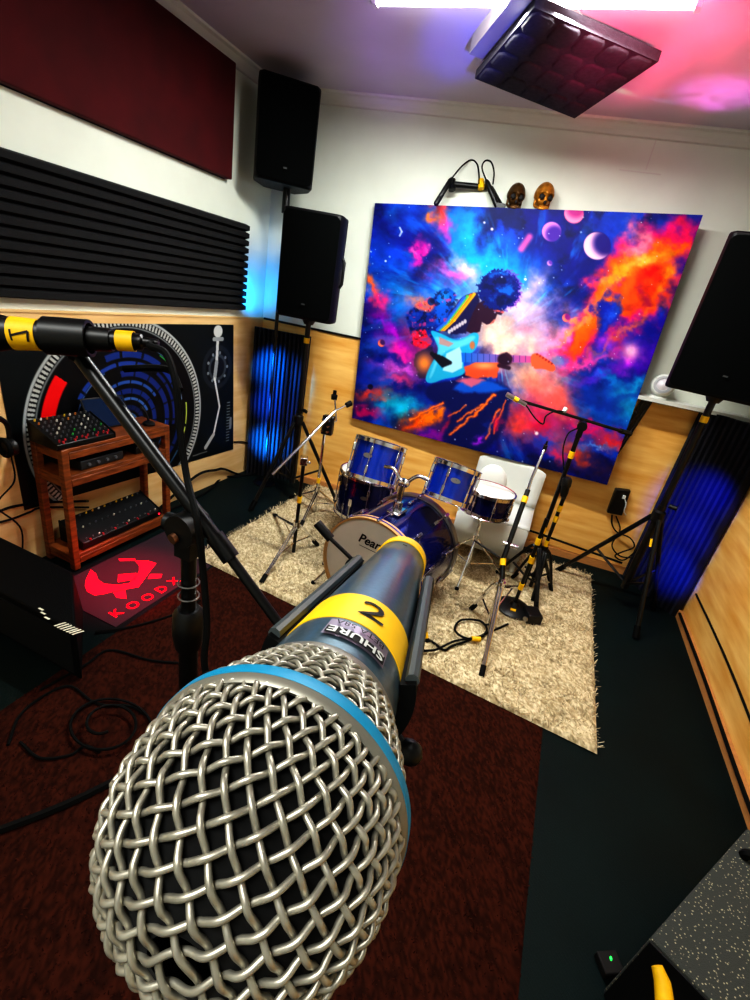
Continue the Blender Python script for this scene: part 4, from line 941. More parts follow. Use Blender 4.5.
# bass drum --------------------------------------------------------
Fc, Rc = V(-.578, 1.875, .292), V(-.502, 2.325, .292); BR = .275
ax = unit(Rc-Fc); L = np.linalg.norm(Rc-Fc); t, u, _ = basis(ax)
if u[2] < 0: t, u = -t, -u
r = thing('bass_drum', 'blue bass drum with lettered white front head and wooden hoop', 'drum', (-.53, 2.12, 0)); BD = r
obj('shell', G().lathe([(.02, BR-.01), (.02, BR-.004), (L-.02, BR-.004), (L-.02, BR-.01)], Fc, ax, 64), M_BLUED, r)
obj('front_head', G().lathe([(.012, BR-.002), (.004, BR-.002), (.002, BR-.02), (.002, 0)], Fc, ax, 64), M_HEAD, r)
obj('rear_head', G().lathe([(L-.012, BR-.002), (L-.004, BR-.002), (L-.002, BR-.02), (L-.002, 0)], Fc, ax, 64), M_HEAD, r)
hp_ = [(-.012, BR-.002), (-.014, BR+.008), (.026, BR+.010), (.028, BR-.002), (-.012, BR-.002)]
obj('front_hoop', G().lathe(hp_, Fc, ax, 64), M_HOOPW, r)
obj('rear_hoop', G().lathe([(L-s, q_) for s, q_ in hp_], Fc, ax, 64), M_STEEL, r)
obj('hoop_inlay', G().lathe([(.004, BR+.0095), (.004, BR+.0112), (.012, BR+.0112), (.012, BR+.0095)], Fc, ax, 64), M_BLUE, r)
for k in range(10):
    a = 2*PI*(k+.5)/10; o = math.cos(a)*t+math.sin(a)*u
    for z0, s in ((0, 1), (L, -1)):
        g = G().box(Fc+ax*(z0+.008*s)+o*(BR+.013), (.018, .012, .05), np.stack([unit(np.cross(o, ax)), o, ax], 1)); obj('hoop_claw', g, M_CHROME, r, bevel=.003)
        obj('tension_rod', G().cyl(Fc+ax*(z0+.02*s)+o*(BR+.013), Fc+ax*(z0+.13*s)+o*(BR+.013), .0035, seg=6), M_CHROME, r)
        g = G(); lug(g, Fc+ax*(z0+.13*s)+o*(BR-.004), o, ax, .05, .011); obj('lug', g, M_CHROME, r, bevel=.003)
lt = Fc-ax*.0006
obj('lettering', flat_text('Pearl', .068, lt+u*.15-(t if t[0]>0 else -t)*.028 , t if (t @ V(1, 0, 0)) > 0 else -t, u, .0016, .3), M_INK, r, smooth=False)
tx_ = t if t[0] > 0 else -t
obj('lettering', G().prism([lt+u*.112-tx_*.085, lt+u*.112+tx_*.03, lt+u*.109+tx_*.03, lt+u*.109-tx_*.085], -ax*.0004), M_INK, r, smooth=False)
bp_ = Fc+ax*.12+(u*.985-tx_*.05)*(BR); 
obj('mount_plate', G().box(Fc+ax*.17+u*(BR+.006), (.075, .018, .10), np.stack([tx_, u, ax], 1)), M_CHROME, r, bevel=.008)
mb = Fc+ax*.17+u*(BR+.01)
obj('tom_post', G().cyl(mb, mb+V(0, .01, .17), .014, seg=14).cyl(mb+V(0, 0, .0), mb+V(0, 0, .05), .024, seg=14), M_CHROME, r)
for s in (-1, 1):
    a_ = mb+V(s*.012, .01, .15)
    obj('tom_arm', G().ball(a_, .022, 12).tube(spline([a_, a_+V(s*.05, .01, .05), a_+V(s*.105, .02, .045)], 5), .0095, 10), M_CHROME, r)
for s in (-1, 1):
    p0 = Fc+ax*.10+unit(tx_*s*.9-u*.35)*(BR); p1 = V(p0[0]+s*.10, p0[1]-.06, .025); 
    sp_ = obj('spur', G().cyl(p0, p1, .008, seg=10).box(p0, (.03, .05, .04)), M_CHROME, r, bevel=.003)
    obj('rubber_foot', G().ball(p1, .014, 10), M_RUBBER, sp_)
    if s > 0: obj('tape_band', G().tube([p1+(p0-p1)*.06, p1+(p0-p1)*.2], .0095, 8), M_YEL, sp_)
# toms ----------------------------------------------------------------
tilt = unit(V(.03, .36, .93))
c1 = dpt(371, 480, 2.55); c2 = dpt(446, 499, 2.42)
drum('rack_tom', 'larger blue rack tom at the left above the bass drum', c1, tilt+V(-.04, 0, 0), .135, .205, 6, badge=V(-.1, -1, .2))
drum('rack_tom', 'smaller blue rack tom at the right above the bass drum', c2, tilt+V(.02, 0, 0), .118, .175, 6, badge=V(.25, -1, .2))
cf = zpt(363, 511, .20)
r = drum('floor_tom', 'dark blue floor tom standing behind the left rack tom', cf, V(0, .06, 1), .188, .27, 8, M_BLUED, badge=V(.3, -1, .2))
for a in (0.4, 2.5, 4.6):
    o = V(math.cos(a), math.sin(a), 0); p = cf+o*.202
    l = obj('leg', G().tube([V(p[0], p[1], .34), V(p[0], p[1], .05), V(*(p+o*.05)[:2], .03)], .0055, 8).box((p[0]-o[0]*.006, p[1]-o[1]*.006, .33), (.022, .022, .05)), M_CHROME, r)
    obj('rubber_foot', G().ball((*(p+o*.05)[:2], .028), (.013, .013, .012), 10), M_RUBBER, l)
cs = zpt(490, 491, .60); cs = cs-V(0, 0, .125)
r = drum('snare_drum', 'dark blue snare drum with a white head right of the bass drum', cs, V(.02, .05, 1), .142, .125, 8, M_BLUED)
obj('strainer', G().box(cs+V(.145, -.03, .06), (.018, .03, .07)), M_CHROME, r, bevel=.004)
b = cs-V(0, 0, .015)
r = thing('snare_stand', 'chrome basket stand under the dark blue snare drum', 'stand', (cs[0], cs[1], 0))
obj('pole', G().cyl((b[0], b[1], .06), (b[0], b[1], .40), .011, seg=12).cyl((b[0], b[1], .26), (b[0], b[1], .30), .018, seg=12), M_CHROME, r)
for k in range(3):
    a = .5+2*PI*k/3; o = V(math.cos(a), math.sin(a), 0)
    obj('basket_arm', G().tube([V(b[0], b[1], .39), V(b[0], b[1], .42)+o*.08, b+o*.158+V(0, 0, -.004), b+o*.164+V(0, 0, .024)], .006, 8), M_CHROME, r)
    l = obj('leg', G().tube([V(b[0], b[1], .27)+o*.015, V(b[0], b[1], .03)+o*.24], .0065, 8).tube([V(b[0], b[1], .09)+o*.01, V(b[0], b[1], .10)+o*.165], .004, 6), M_CHROME, r)
    obj('rubber_foot', G().ball(V(b[0], b[1], .03)+o*.24, (.014, .014, .012), 10), M_RUBBER, l)
# bass drum pedal behind the drum
pc = Rc+V(.03, .09, -.266)
r = thing('bass_drum_pedal', 'steel bass drum pedal on the rug at the rear of the bass drum', 'pedal', pc)
obj('footboard', G().prism([pc+V(-.04, .02, .05), pc+V(.04, .02, .05), pc+V(.04, .28, .012), pc+V(-.04, .28, .012)], (0, 0, .008)), M_STEEL, r)
obj('base_plate', G().box(pc+V(0, .13, .003), (.1, .34, .006)), M_BLACKM, r)
for s in (-1, 1): obj('upright', G().cyl(pc+V(s*.05, -.01, 0.003), pc+V(s*.05, -.01, .19), .008, seg=10), M_CHROME, r)
obj('axle', G().cyl(pc+V(-.055, -.01, .185), pc+V(.055, -.01, .185), .006, seg=10), M_CHROME, r)
obj('beater', G().tube([pc+V(0, -.01, .185), pc+V(0, .02, .34)], .004, 8).ball(pc+V(0, .01, .355), .025, 12), M_HEAD, r)

# ================================================================== HARDWARE STANDS
def tripod_stand(name, label, c, hubz, feet, top, m_leg=M_CHROME, m_pole=M_CHROME, tapes=(), foot=True, rp=.0105, midz=.10, cat='stand', lowz=.03, group=None, legr=.0065, topm=None):
    r = thing(name, label, cat, (c[0], c[1], 0), group)
    obj('pole', G().cyl((c[0], c[1], lowz), (c[0], c[1], top), rp, seg=12), m_pole, r)
    obj('collar', G().cyl((c[0], c[1], hubz-.02), (c[0], c[1], hubz+.025), rp+.009, seg=12), m_leg, r)
    for f in feet:
        f = V(*f, .026); h_ = V(c[0], c[1], hubz); d = unit(V(f[0]-c[0], f[1]-c[1], 0)); n = V(-d[1], d[0], 0)*.007
        g = G()
        for s in (-1, 1): g.tube(spline([h_+d*.012+n*s, h_+d*.05+n*s-V(0, 0, .03), f+n*s*.6], 4), legr*.8, 7)
        g.tube([V(c[0], c[1], midz)+d*.01, f+(h_-f)*.42], legr*.65, 6)
        l = obj('leg', g, m_leg, r)
        if foot: obj('rubber_foot', G().tube([f+unit(h_-f)*.05, f-V(0, 0, .003)], .0135, 10), M_RUBBER, l)
    for z in tapes:
        obj('tape_band', G().cyl((c[0], c[1], z), (c[0], c[1], z+.04), rp+.003, seg=12), M_YEL, r)
    return r
# left chrome boom stand
ca = zpt(293, 556)[:2]
zt = .62
r = tripod_stand('cymbal_stand', 'chrome cymbal stand with a long bare boom arm at the left of the drums', ca, .22, [zpt(261, 586)[:2], zpt(317, 548)[:2], zpt(274, 518)[:2]], zt, m_pole=M_BLACKM, tapes=(.37,))
j = V(ca[0], ca[1], zt); dj = float((j-C0) @ fwd)
b0, b1, b2 = dpt(272, 475, dj-.12), dpt(335, 411, dj+.12), dpt(349, 404, dj+.17)
obj('boom_arm', G().tube([b0, b1], .0085, 10).tube([b1, b2], .0055, 8), M_CHROME, r)
obj('boom_clamp', G().box(j+V(0, 0, .012), (.04, .05, .045), rotz(.5)).cyl(j, j+V(.05, -.02, .02), .008, seg=8), M_CHROME, r, bevel=.006)
obj('felt', G().lathe([(-.02, 0), (-.02, .016), (.015, .017), (.015, 0)], b2, unit(b2-b1), 14), M_RUBBER, r)
# second chrome stand with clamp block
cb = zpt(314, 515)[:2]
ztb = 1.0
r = tripod_stand('cymbal_stand', 'chrome straight cymbal stand with a bolted black clamp between the left speaker and the toms', cb, .20, [zpt(345, 517)[:2], zpt(300, 530)[:2], zpt(290, 500)[:2]], .74, tapes=(.26,), m_pole=M_CHROME)
jb = V(cb[0], cb[1], .70); db_ = float((jb-C0) @ fwd)
k0 = dpt(328, 425, db_); obj('clamp_block', G().box(k0, (.075, .05, .13), rotz(.2)), M_BLACKM, r, bevel=.006)
for a_ in (-1, 1):
    for b_ in (-1, 0, 1): obj('bolt', G().cyl(k0+V(a_*.02, -.024, b_*.038), k0+V(a_*.02-.002, -.042, b_*.038), .0085, seg=8), M_CHROME, r)
obj('clamp_arm', G().tube([V(cb[0], cb[1], .735), k0], .011, 8), M_CHROME, r)
k1, k2 = dpt(336, 424, db_), dpt(334.5, 395, db_)
obj('tilter_rod', G().tube([k0, k1+V(0, 0, .02), k2], .005, 8), M_CHROME, r); obj('felt', G().lathe([(-.03, 0), (-.03, .02), (.0, .022), (.005, .012), (.03, .012), (.03, 0)], k2, (0, 0, 1), 14), M_RUBBER, r)
# right cymbal stand (black post, chrome feet)
c2_ = V(.045, 2.16)
r = tripod_stand('cymbal_stand', 'chrome legged cymbal stand with a black leaning post right of the snare', c2_, .30, [zpt(480, 680)[:2], zpt(470, 612)[:2], zpt(520, 590)[:2]], .34, m_pole=M_CHROME, legr=.008)
pb = V(*c2_, .32); q1 = dpt(502, 562, float((pb-C0) @ fwd)); dd_ = float((pb-C0) @ fwd)
pts_ = [pb, dpt(503, 560, dd_+.03), dpt(528, 490, dd_+.12), dpt(531, 480, dd_+.13), dpt(545, 448, dd_+.17)]
obj('post', G().tube(pts_[:3], .0135, 12), M_BLACKM, r); obj('upper_tube', G().tube(pts_[2:], .008, 10), M_CHROME, r)
obj('tilter', G().box(pts_[4], (.022, .03, .035)).cyl(pts_[4], pts_[4]+V(0, 0, .04), .006, seg=8), M_BLACKM, r, bevel=.004)
for i, (a_, b_) in enumerate(((498, 560), (529, 499))):
    pass
def on(pl, v):
    for A_, B_ in zip(pl[:-1], pl[1:]):
        a_, b_ = proj(A_), proj(B_)
        if (a_[1]-v)*(b_[1]-v) <= 0: s_ = (v-a_[1])/(b_[1]-a_[1]); return A_+(B_-A_)*s_, unit(B_-A_)
    return pl[-1], unit(pl[-1]-pl[-2])
for v in (562, 500):
    p_, d_2 = on(pts_, v); obj('tape_band', G().tube([p_-d_2*.018, p_+d_2*.018], .016, 12), M_YEL, r)
obj('side_arm', G().tube([pts_[1], pts_[1]+V(-.17, .03, .04)], .006, 8), M_BLACKM, r)
p_, d_2 = on(pts_, 545); obj('wing_clamp', G().cyl(p_-V(.03, 0, 0), p_+V(.05, 0, 0), .011, seg=10), M_CHROME, r)
# tall overhead boom stand
c3 = V(.262, 2.90)
zj = 1.07; 
c3 = ypt(582, 426, 2.72); zj = c3[2]; c3 = c3[:2]
r = tripod_stand('microphone_stand', 'tall black overhead boom stand crossing the lower right corner of the canvas', c3, .32, [c3+V(.10, -.22), c3+V(-.18, .06), c3+V(.16, .20)], zj, M_BLACKM, M_BLACKM, tapes=(.20, .27, .42, .9), legr=.011, rp=.0125)
j = V(*c3, zj); dj = float((j-C0) @ fwd)
b0, b1 = dpt(518, 400, dj-.02), dpt(631, 434, dj+.06)
obj('boom_arm', G().tube([b0, b1], .0085, 10).tube([b1-(b1-b0)*.10, b1], .0135, 10), M_BLACKM, r)
obj('boom_clutch', G().cyl(j+V(0, -.03, .0), j+V(0, .035, .0), .026, seg=16).box(j-V(0, 0, .03), (.03, .03, .06)), M_BLACKM, r)
obj('cable_clip', G().tube([dpt(566, 408, dj-.02), dpt(564, 412, dj-.02)], .012, 10), M_WHITEP, r)
r = thing('condenser_microphone', 'small black microphone with yellow tape on the tip of the overhead boom', 'microphone', b0)
m0, m1 = dpt(526, 405, dj-.045), dpt(510, 396, dj-.05)
obj('body', G().lathe([(0, 0), (0, .011), (.08, .011), (.082, .013), (.12, .013), (.12, 0)], m0, unit(m1-m0), 14), M_STEEL, r)
obj('tape_band', G().tube([m0+(m1-m0)*.5, m0+(m1-m0)*.75], .0135, 10), M_YEL, r)
obj('cable', G().tube(spline([dpt(*p, dj-.04) for p in ((526, 405), (535, 418), (543, 424), (546, 416), (556, 411), (566, 412))], 6), .004, 6), M_RUBBER, r)
cable([dpt(*p, dj+o) for p, o in (((578, 428), -.02), (568, 434) and ((568, 434), -.03), ((563, 450), -.03), ((564, 470), -.03))], .004, 'short black cable hanging from the overhead boom joint')
# folded short stand with a round base
c4 = zpt(508, 612)[:2]+V(.02, .02)
r = thing('microphone_stand', 'short black microphone stand with a heavy round base and yellow bands', 'stand', (*c4, 0))
obj('round_base', G().lathe([(0.006, 0), (0.006, .105), (.02, .105), (.034, .085), (.042, .03), (.06, .018), (.06, 0)], (*c4, .012), (0, 0, 1), 36), M_BLACK, r)
d4 = float((V(*c4, .05)-C0) @ fwd)
pl = [V(*c4, .06), dpt(531, 560, d4+.02), dpt(539, 520, d4+.03)]
pl = [V(*c4, .06), V(c4[0]+.005, c4[1]+.005, .62)]
obj('pole', G().tube(pl, .010, 12), M_BLACKM, r)
for z in (.16, .34, .46): obj('tape_band', G().cyl((pl[0]+(pl[1]-pl[0])*((z-.06)/.56)), (pl[0]+(pl[1]-pl[0])*((z-.02)/.56)), .0145, seg=12), M_YEL, r)
obj('tape_band', G().box((c4[0]-.0, c4[1]-.06, .052), (.03, .02, .004)), M_YEL, r)
c5 = zpt(519, 618)[:2]
r = thing('cable_box', 'small black box on the rug against the round stand base', 'box', (*c5, .012))
obj('case', G().box((c5[0]+.06, c5[1]-.0, .045), (.085, .10, .066), rotz(.4)), M_BLACK, r, bevel=.006)
obj('socket', G().cyl((c5[0]+.03, c5[1]-.06, .05), (c5[0]+.025, c5[1]-.068, .05), .014, seg=12), M_STEEL, r)
# leaning closed stand with a microphone in its clip
c6 = zpt(529, 590)[:2]
r = tripod_stand('microphone_stand', 'folded black microphone stand holding a drum microphone in front of the white chair', c6, .30, [c6+V(.03, -.15), c6+V(-.12, .04), c6+V(.13, .05)], .66, M_BLACKM, M_BLACKM, tapes=(.24, .33, .50, .57), legr=.010, rp=.011)
e6 = V(*c6, .66); d6 = float((e6-C0) @ fwd)
obj('clip', G().tube([e6, e6+V(-.01, -.03, .03)], .014, 10), M_BLACK, r)
r = thing('drum_microphone', 'stubby black drum microphone in the clip of the folded stand', 'microphone', e6+V(-.02, -.03, .03))
mp = e6+V(-.008, -.035, .02)
obj('body', G().lathe([(0, 0), (0, .018), (.02, .022), (.06, .024), (.065, .028), (.10, .028), (.115, .02), (.118, 0)], mp, unit(V(-.12, -.1, 1)), 18), M_BLACK, r)
# small mic stand in front of the bass drum
db_ = 1.62
q0, q1, q2 = dpt(317, 523, db_), dpt(331, 539, db_), dpt(356, 563, db_)
gz = dpt(362, 598, db_)
cbm = V(gz[0], gz[1]); 
r = thing('microphone_stand', 'low black boom stand pointing its arm across the bass drum head', 'stand', (*cbm, 0))
obj('boom_arm', G().tube([q0, q1], .016, 12).tube([q1, q2], .0075, 10), M_BLACKM, r)
obj('boom_clutch', G().ball(q2, .024, 12), M_BLACKM, r)
obj('pole', G().tube([q2, V(q2[0], q2[1], .045)], .010, 10), M_BLACKM, r)
obj('round_base', G().lathe([(0, 0), (0, .11), (.016, .11), (.026, .04), (.026, 0)], (q2[0], q2[1], .022), (0, 0, 1), 30), M_BLACKM, r)
obj('cable', G().tube(spline([dpt(*p, db_-.03) for p in ((358, 566), (350, 560), (345, 568), (350, 578), (358, 572))], 5), .004, 6), M_RUBBER, r)
# cables on the cream rug
cable([zpt(*p, .03) for p in ((412, 640), (430, 641), (444, 650), (452, 646), (470, 640), (490, 632), (508, 624))], .006, 'black cable lying across the cream rug to the round stand base')
cable([zpt(*p, .042) for p in ((412, 650), (434, 650), (455, 641), (478, 637), (487, 630), (480, 621), (462, 620), (455, 627), (458, 634), (470, 639), (484, 636))], .006, 'looped black cable with yellow tape beside the chrome stand foot')
p_ = zpt(476, 639, .044); tag(obj('tape_flag', G().tube([p_-V(.02, .01, 0), p_+V(.02, .012, 0)], .013, 10), M_YEL), 'yellow tape wrapped on the looped cable on the cream rug', 'tape')

# white moulded chair behind the snare
cw = V(-.12, yback(-.12)-.34)
r = thing('plastic_chair', 'white moulded plastic chair standing behind the snare drum', 'chair', (*cw, .03))
hw = .235
sh_ = []
for k, z in enumerate(np.linspace(.36, .66, 8)):
    t_ = k/7; w_ = hw*(1-.25*max(0, t_-.85)/.15*.4); dy_ = .20+.04*t_
    sh_.append([(x*w_, dy_-.012*x*x, z-.03*x*x*(t_ > .9)) for x in np.linspace(-1, 1, 9)])
vs = [V(cw[0]+x, cw[1]+y, z) for row in sh_ for x, y, z in row]; fs = [(i*9+k, i*9+k+1, i*9+10+k, i*9+9+k) for i in range(7) for k in range(8)]
o = obj('backrest', G().add(vs, fs), M_WHITEP, r); so = o.modifiers.new('s', 'SOLIDIFY'); so.thickness = .012
se = [V(cw[0]+x*hw, cw[1]+y, .365-.02*(1-x*x)*(1-((y)/.2)**2)) for y in np.linspace(-.2, .2, 7) for x in np.linspace(-1, 1, 9)]
o = obj('seat', G().add(se, [(i*9+k, i*9+k+1, i*9+10+k, i*9+9+k) for i in range(6) for k in range(8)]), M_WHITEP, r); so = o.modifiers.new('s', 'SOLIDIFY'); so.thickness = .014
sk = [V(cw[0]+hw*x, cw[1]+y, 0) for x, y in ((-1, .2), (-1, -.19), (-.94, -.205), (0, -.215), (.94, -.205), (1, -.19), (1, .2))]; ns = len(sk)
o = obj('skirt', G().add([p+V(0, 0, .13) for p in sk]+[p+V(0, 0, .355) for p in sk], [(k, k+1, ns+k+1, ns+k) for k in range(ns-1)]), M_WHITEP, r); so = o.modifiers.new('s', 'SOLIDIFY'); so.thickness = .008
for sx in (-1, 1):
    for sy in (-1, 1):
        obj('leg', G().tube([V(cw[0]+sx*hw*.86, cw[1]+sy*.15, .356), V(cw[0]+sx*hw*.9, cw[1]+sy*.17, .03)], [.026, .018], 10), M_WHITEP, r)
cq = V(cw[0]-.10, cw[1]+.05, .365)
r = thing('cushion', 'round white cushion leaning on the white plastic chair', 'cushion', cq)
obj('pad', G().ball(cq+V(-.0, .06, .13), (.105, .045, .128), 20, rotz(.1)), mat('white_cloth', (226, 226, 220), .8, bump=.2, bscale=30), r)
obj('side_button', G().ball(cq+V(-.095, .045, .12), (.018, .016, .024), 10), M_BLACK, r)

# ================================================================== THE FRONT MICROPHONE
MD = .0855
P0 = dpt(271, 797, MD); yw, pt_ = -.128, -.195
AX = V(math.cos(pt_)*math.sin(yw), math.cos(pt_)*math.cos(yw), math.sin(pt_)); ML = .146
RB = lambda s: .0185+(.0113-.0185)*(s-.016)/(ML-.016)
mt, mu, _ = basis(AX)
r = thing('microphone', 'large silver mesh vocal microphone with a blue ring and yellow tape in the foreground', 'microphone', P0); MIC = r
def prof_front(s):                                    # grille radius in front of the ring, s from 0 forward
    pts = [(0, .0248), (.005, .0246), (.010, .0240), (.0145, .0227), (.0185, .0206), (.022, .0175), (.025, .0132), (.027, .0080), (.0278, .001)]
    return np.interp(s, [a for a, b in pts], [b for a, b in pts])
def prof_back(s): return np.interp(s, [0, .004, .012, .0215], [.0248, .0243, .0222, .0190])
def weave(prof, s0, s1, sign, N, wr, amp, nseg=8, step=.5):
    ss = np.linspace(s0, s1, 900); rr = prof(ss); dl = np.hypot(np.gradient(ss), np.gradient(rr)); rr2 = np.maximum(rr, .002)
    ph = np.concatenate([[0], np.cumsum((dl/rr2)[1:])])
    g = G(); M_ = int(ph[-1]*N/(2*PI)*2*5)+4; pg = np.linspace(0, ph[-1], M_)
    sg = np.interp(pg, ph, ss); rg = prof(sg); 
    dr = np.gradient(rg); ds = np.gradient(sg); nl = np.hypot(dr, ds); nr_, nz_ = ds/nl, -dr/nl
    for fam in (1, -1):
        for i in range(N):
            th = 2*PI*i/N+fam*pg
            other = th+fam*pg                          # index of the wire of the other family crossed
            off = fam*amp*np.cos((other*N/(2*PI)+i)*PI)
            rad = rg+off*nr_; z = sign*(sg)+off*nz_*sign
            P = P0+AX*z[:, None]+(np.cos(th)*rad)[:, None]*mt+(np.sin(th)*rad)[:, None]*mu
            T_ = np.gradient(P, axis=0); T_ /= np.linalg.norm(T_, axis=1)[:, None]
            Nn = (np.cos(th)*nr_)[:, None]*mt+(np.sin(th)*nr_)[:, None]*mu+(nz_*sign)[:, None]*AX
            Bn = np.cross(T_, Nn); Bn /= np.linalg.norm(Bn, axis=1)[:, None]; Nn = np.cross(Bn, T_)
            w_ = wr*np.minimum(1, rg/.012)
            a = 2*PI*np.arange(nseg)/nseg
            vs = P[:, None]+w_[:, None, None]*(np.cos(a)[None, :, None]*Nn[:, None]+np.sin(a)[None, :, None]*Bn[:, None])
            q_, k_ = np.meshgrid(np.arange(M_-1), np.arange(nseg), indexing='ij'); k2 = (k_+1) % nseg
            b_ = g.n; fs = np.stack([q_*nseg+k_, q_*nseg+k2, (q_+1)*nseg+k2, (q_+1)*nseg+k_], -1).reshape(-1, 4)+b_
            g.v.append(vs.reshape(-1, 3)); g.n += M_*nseg; g.f += fs.tolist()
    return g
def drawn_mesh(prof, s0, s1, P_, wr, amp, rot, nseg=8):
    ss = np.linspace(s1, s0, 1200); rr = prof(ss); dl = np.hypot(np.diff(ss), np.diff(rr)); al = np.concatenate([[0], np.cumsum(dl)])
    al = al+rr[0]*.0; R_ = al[-1]; g = G(); n = int(R_/P_)
    cr_, sr_ = math.cos(rot), math.sin(rot)
    for fam in (0, 1):
        for i in range(-n, n+1):
            c_ = (i+.37)*P_
            if abs(c_) > R_*.995: continue
            h_ = math.sqrt(R_*R_-c_*c_); M_ = max(8, int(2*h_/P_*9)); w_ = np.linspace(-h_, h_, M_)
            X_, Y_ = (np.full(M_, c_), w_) if fam == 0 else (w_, np.full(M_, c_))
            rho = np.hypot(X_, Y_); th = np.arctan2(Y_*cr_+X_*sr_, X_*cr_-Y_*sr_)
            s = np.interp(rho, al, ss); r0_ = np.interp(rho, al, rr)
            e_ = 1e-4; dr = np.interp(np.minimum(rho+e_, R_), al, rr)-np.interp(np.maximum(rho-e_, 0), al, rr); ds = np.interp(np.minimum(rho+e_, R_), al, ss)-np.interp(np.maximum(rho-e_, 0), al, ss)
            nl = np.hypot(dr, ds)+1e-12; nr_, nz_ = -ds/nl, dr/nl          # outward in (radius, forward)
            off = (1 if fam == 0 else -1)*amp*np.cos(PI*((w_/P_-.37)+i))
            rad = r0_+off*nr_; z = -(s+off*nz_)
            P = P0+AX*z[:, None]+(np.cos(th)*rad)[:, None]*mt+(np.sin(th)*rad)[:, None]*mu
            T_ = np.gradient(P, axis=0); T_ /= np.linalg.norm(T_, axis=1)[:, None]+1e-15
            Nn = (np.cos(th)*nr_)[:, None]*mt+(np.sin(th)*nr_)[:, None]*mu-nz_[:, None]*AX
            Bn = np.cross(T_, Nn); Bn /= np.linalg.norm(Bn, axis=1)[:, None]+1e-15; Nn = np.cross(Bn, T_)
            a = 2*PI*np.arange(nseg)/nseg
            vs = P[:, None]+wr*(np.cos(a)[None, :, None]*Nn[:, None]+np.sin(a)[None, :, None]*Bn[:, None])
            q_, k_ = np.meshgrid(np.arange(M_-1), np.arange(nseg), indexing='ij'); k2 = (k_+1) % nseg
            b_ = g.n; fs = np.stack([q_*nseg+k_, q_*nseg+k2, (q_+1)*nseg+k2, (q_+1)*nseg+k_], -1).reshape(-1, 4)+b_
            g.v.append(vs.reshape(-1, 3)); g.n += M_*nseg; g.f += fs.tolist()
    return g
obj('grille', drawn_mesh(prof_front, .0022, .0278, .0034, .00053, .0005, .62), M_GRILLE, r, angle=180)
obj('rear_grille', weave(prof_back, .0025, .0215, 1, 34, .00045, .00045), M_GRILLE, r, angle=180)
obj('inner_foam', G().lathe([(-s, prof_front(s)-.0016) for s in np.linspace(.0272, 0, 24)]+[(s, prof_back(s)-.0016) for s in np.linspace(0, .0215, 8)], P0, AX, 64), M_GFOAM, r)
obj('silver_rim', G().lathe([(-.0028, .0244), (-.0031, .0251), (-.0025, .0257), (-.0012, .0260), (-.0012, .0250)], P0, AX, 96), M_MRIM, r)
obj('blue_ring', G().lathe([(-.0013, .0252), (-.0013, .02605), (.0012, .02605), (.0020, .0256), (.0020, .0246)], P0, AX, 96), M_MBLUE, r)
obj('rear_rim', G().lathe([(.0018, .0250), (.0026, .0252), (.0030, .0248), (.0030, .0238)], P0, AX, 96), M_MRIM, r)
obj('collar', G().lathe([(.0212, .0182), (.0212, .0194), (.0232, .0193), (.0245, .0187), (.0245, .018)], P0, AX, 64), M_MRIM, r)
obj('body', G().lathe([(.0235, 0), (.0235, .0184), (.03, RB(.03)+.0003), (.06, RB(.06)+.0002), (.10, RB(.10)), (ML-.002, RB(ML)), (ML, RB(ML)-.001), (ML, 0)], P0, AX, 72), M_MBODY, r)
def band(s0, s1): return G().lathe([(s0, RB(s0)), (s0, RB(s0)+.0005), (s1, RB(s1)+.0006), (s1, RB(s1))], P0, AX, 72)
obj('tape_band', band(.0405, .0590), M_YEL, r)
obj('tape_band', band(ML-.0095, ML-.001), M_YEL, r)
# badge and number on the side that faces up to the camera
def ang_of(px, py, s):
    """angle on the body at station s seen at this pixel (nearest visible point)"""
    th = np.linspace(0, 2*PI, 721); P = P0+AX*s+RB(s)*(np.cos(th)[:, None]*mt+np.sin(th)[:, None]*mu)
    n = (np.cos(th)[:, None]*mt+np.sin(th)[:, None]*mu); vis = ((C0-P)*n).sum(1) > 0
    d = np.hypot(*(proj(P)-V(px, py)).T)+np.where(vis, 0, 1e6); return th[d.argmin()]
def wrap(vs, fs, th0, s0, flip, lift):
    g = G(); x, y = vs[:, 0], vs[:, 1]
    s = s0+(-y if flip else y); th = th0+(x if flip else -x)/RB(s0)*WS_SGN
    rad = np.array([RB(q_) for q_ in s])+lift
    return g.add(P0+AX*s[:, None]+(rad*np.cos(th))[:, None]*mt+(rad*np.sin(th))[:, None]*mu, fs)
# sign so that, seen from outside with the tail up, +x runs to the right
WS_SGN = -1 if np.cross(mt, mu) @ AX > 0 else 1
def gridrect(w, h, n=14, m=3):
    X_, Y_ = np.meshgrid(np.linspace(-w/2, w/2, n), np.linspace(-h/2, h/2, m)); v = np.stack([X_.ravel(), Y_.ravel()], 1)
    return v, [(j*n+i, j*n+i+1, (j+1)*n+i+1, (j+1)*n+i) for j in range(m-1) for i in range(n-1)]
tb_ = ang_of(353, 647, .033)
M_BADGE = mat('silver_badge', (150, 140, 156), .35, metal=.6)
b_ = obj('badge', wrap(*gridrect(.0165, .0088), tb_, .0335, True, .0009), M_BADGE, r)
v_, f_ = gridrect(.0155, .0037); obj('badge_field', wrap(v_+V(0, .0020), f_, tb_, .0335, True, .0012), M_INK, b_)
def wtext(s, size, dx, dy, th0, s0, flip, lift, m, par, sx=1., nm='lettering', bold=0):
    v, f = text_mesh(s, size); v = v[:, :2]*V(sx, 1); g = None
    G_ = G()
    for ox, oy in ((0, 0), (bold, 0), (-bold, 0), (0, bold), (0, -bold)) if bold else ((0, 0),):
        q_ = wrap(v+V(dx+ox, dy+oy), f, th0, s0, flip, lift); G_.add(q_.v[0], f)
    return obj(nm, G_, m, par, smooth=False)
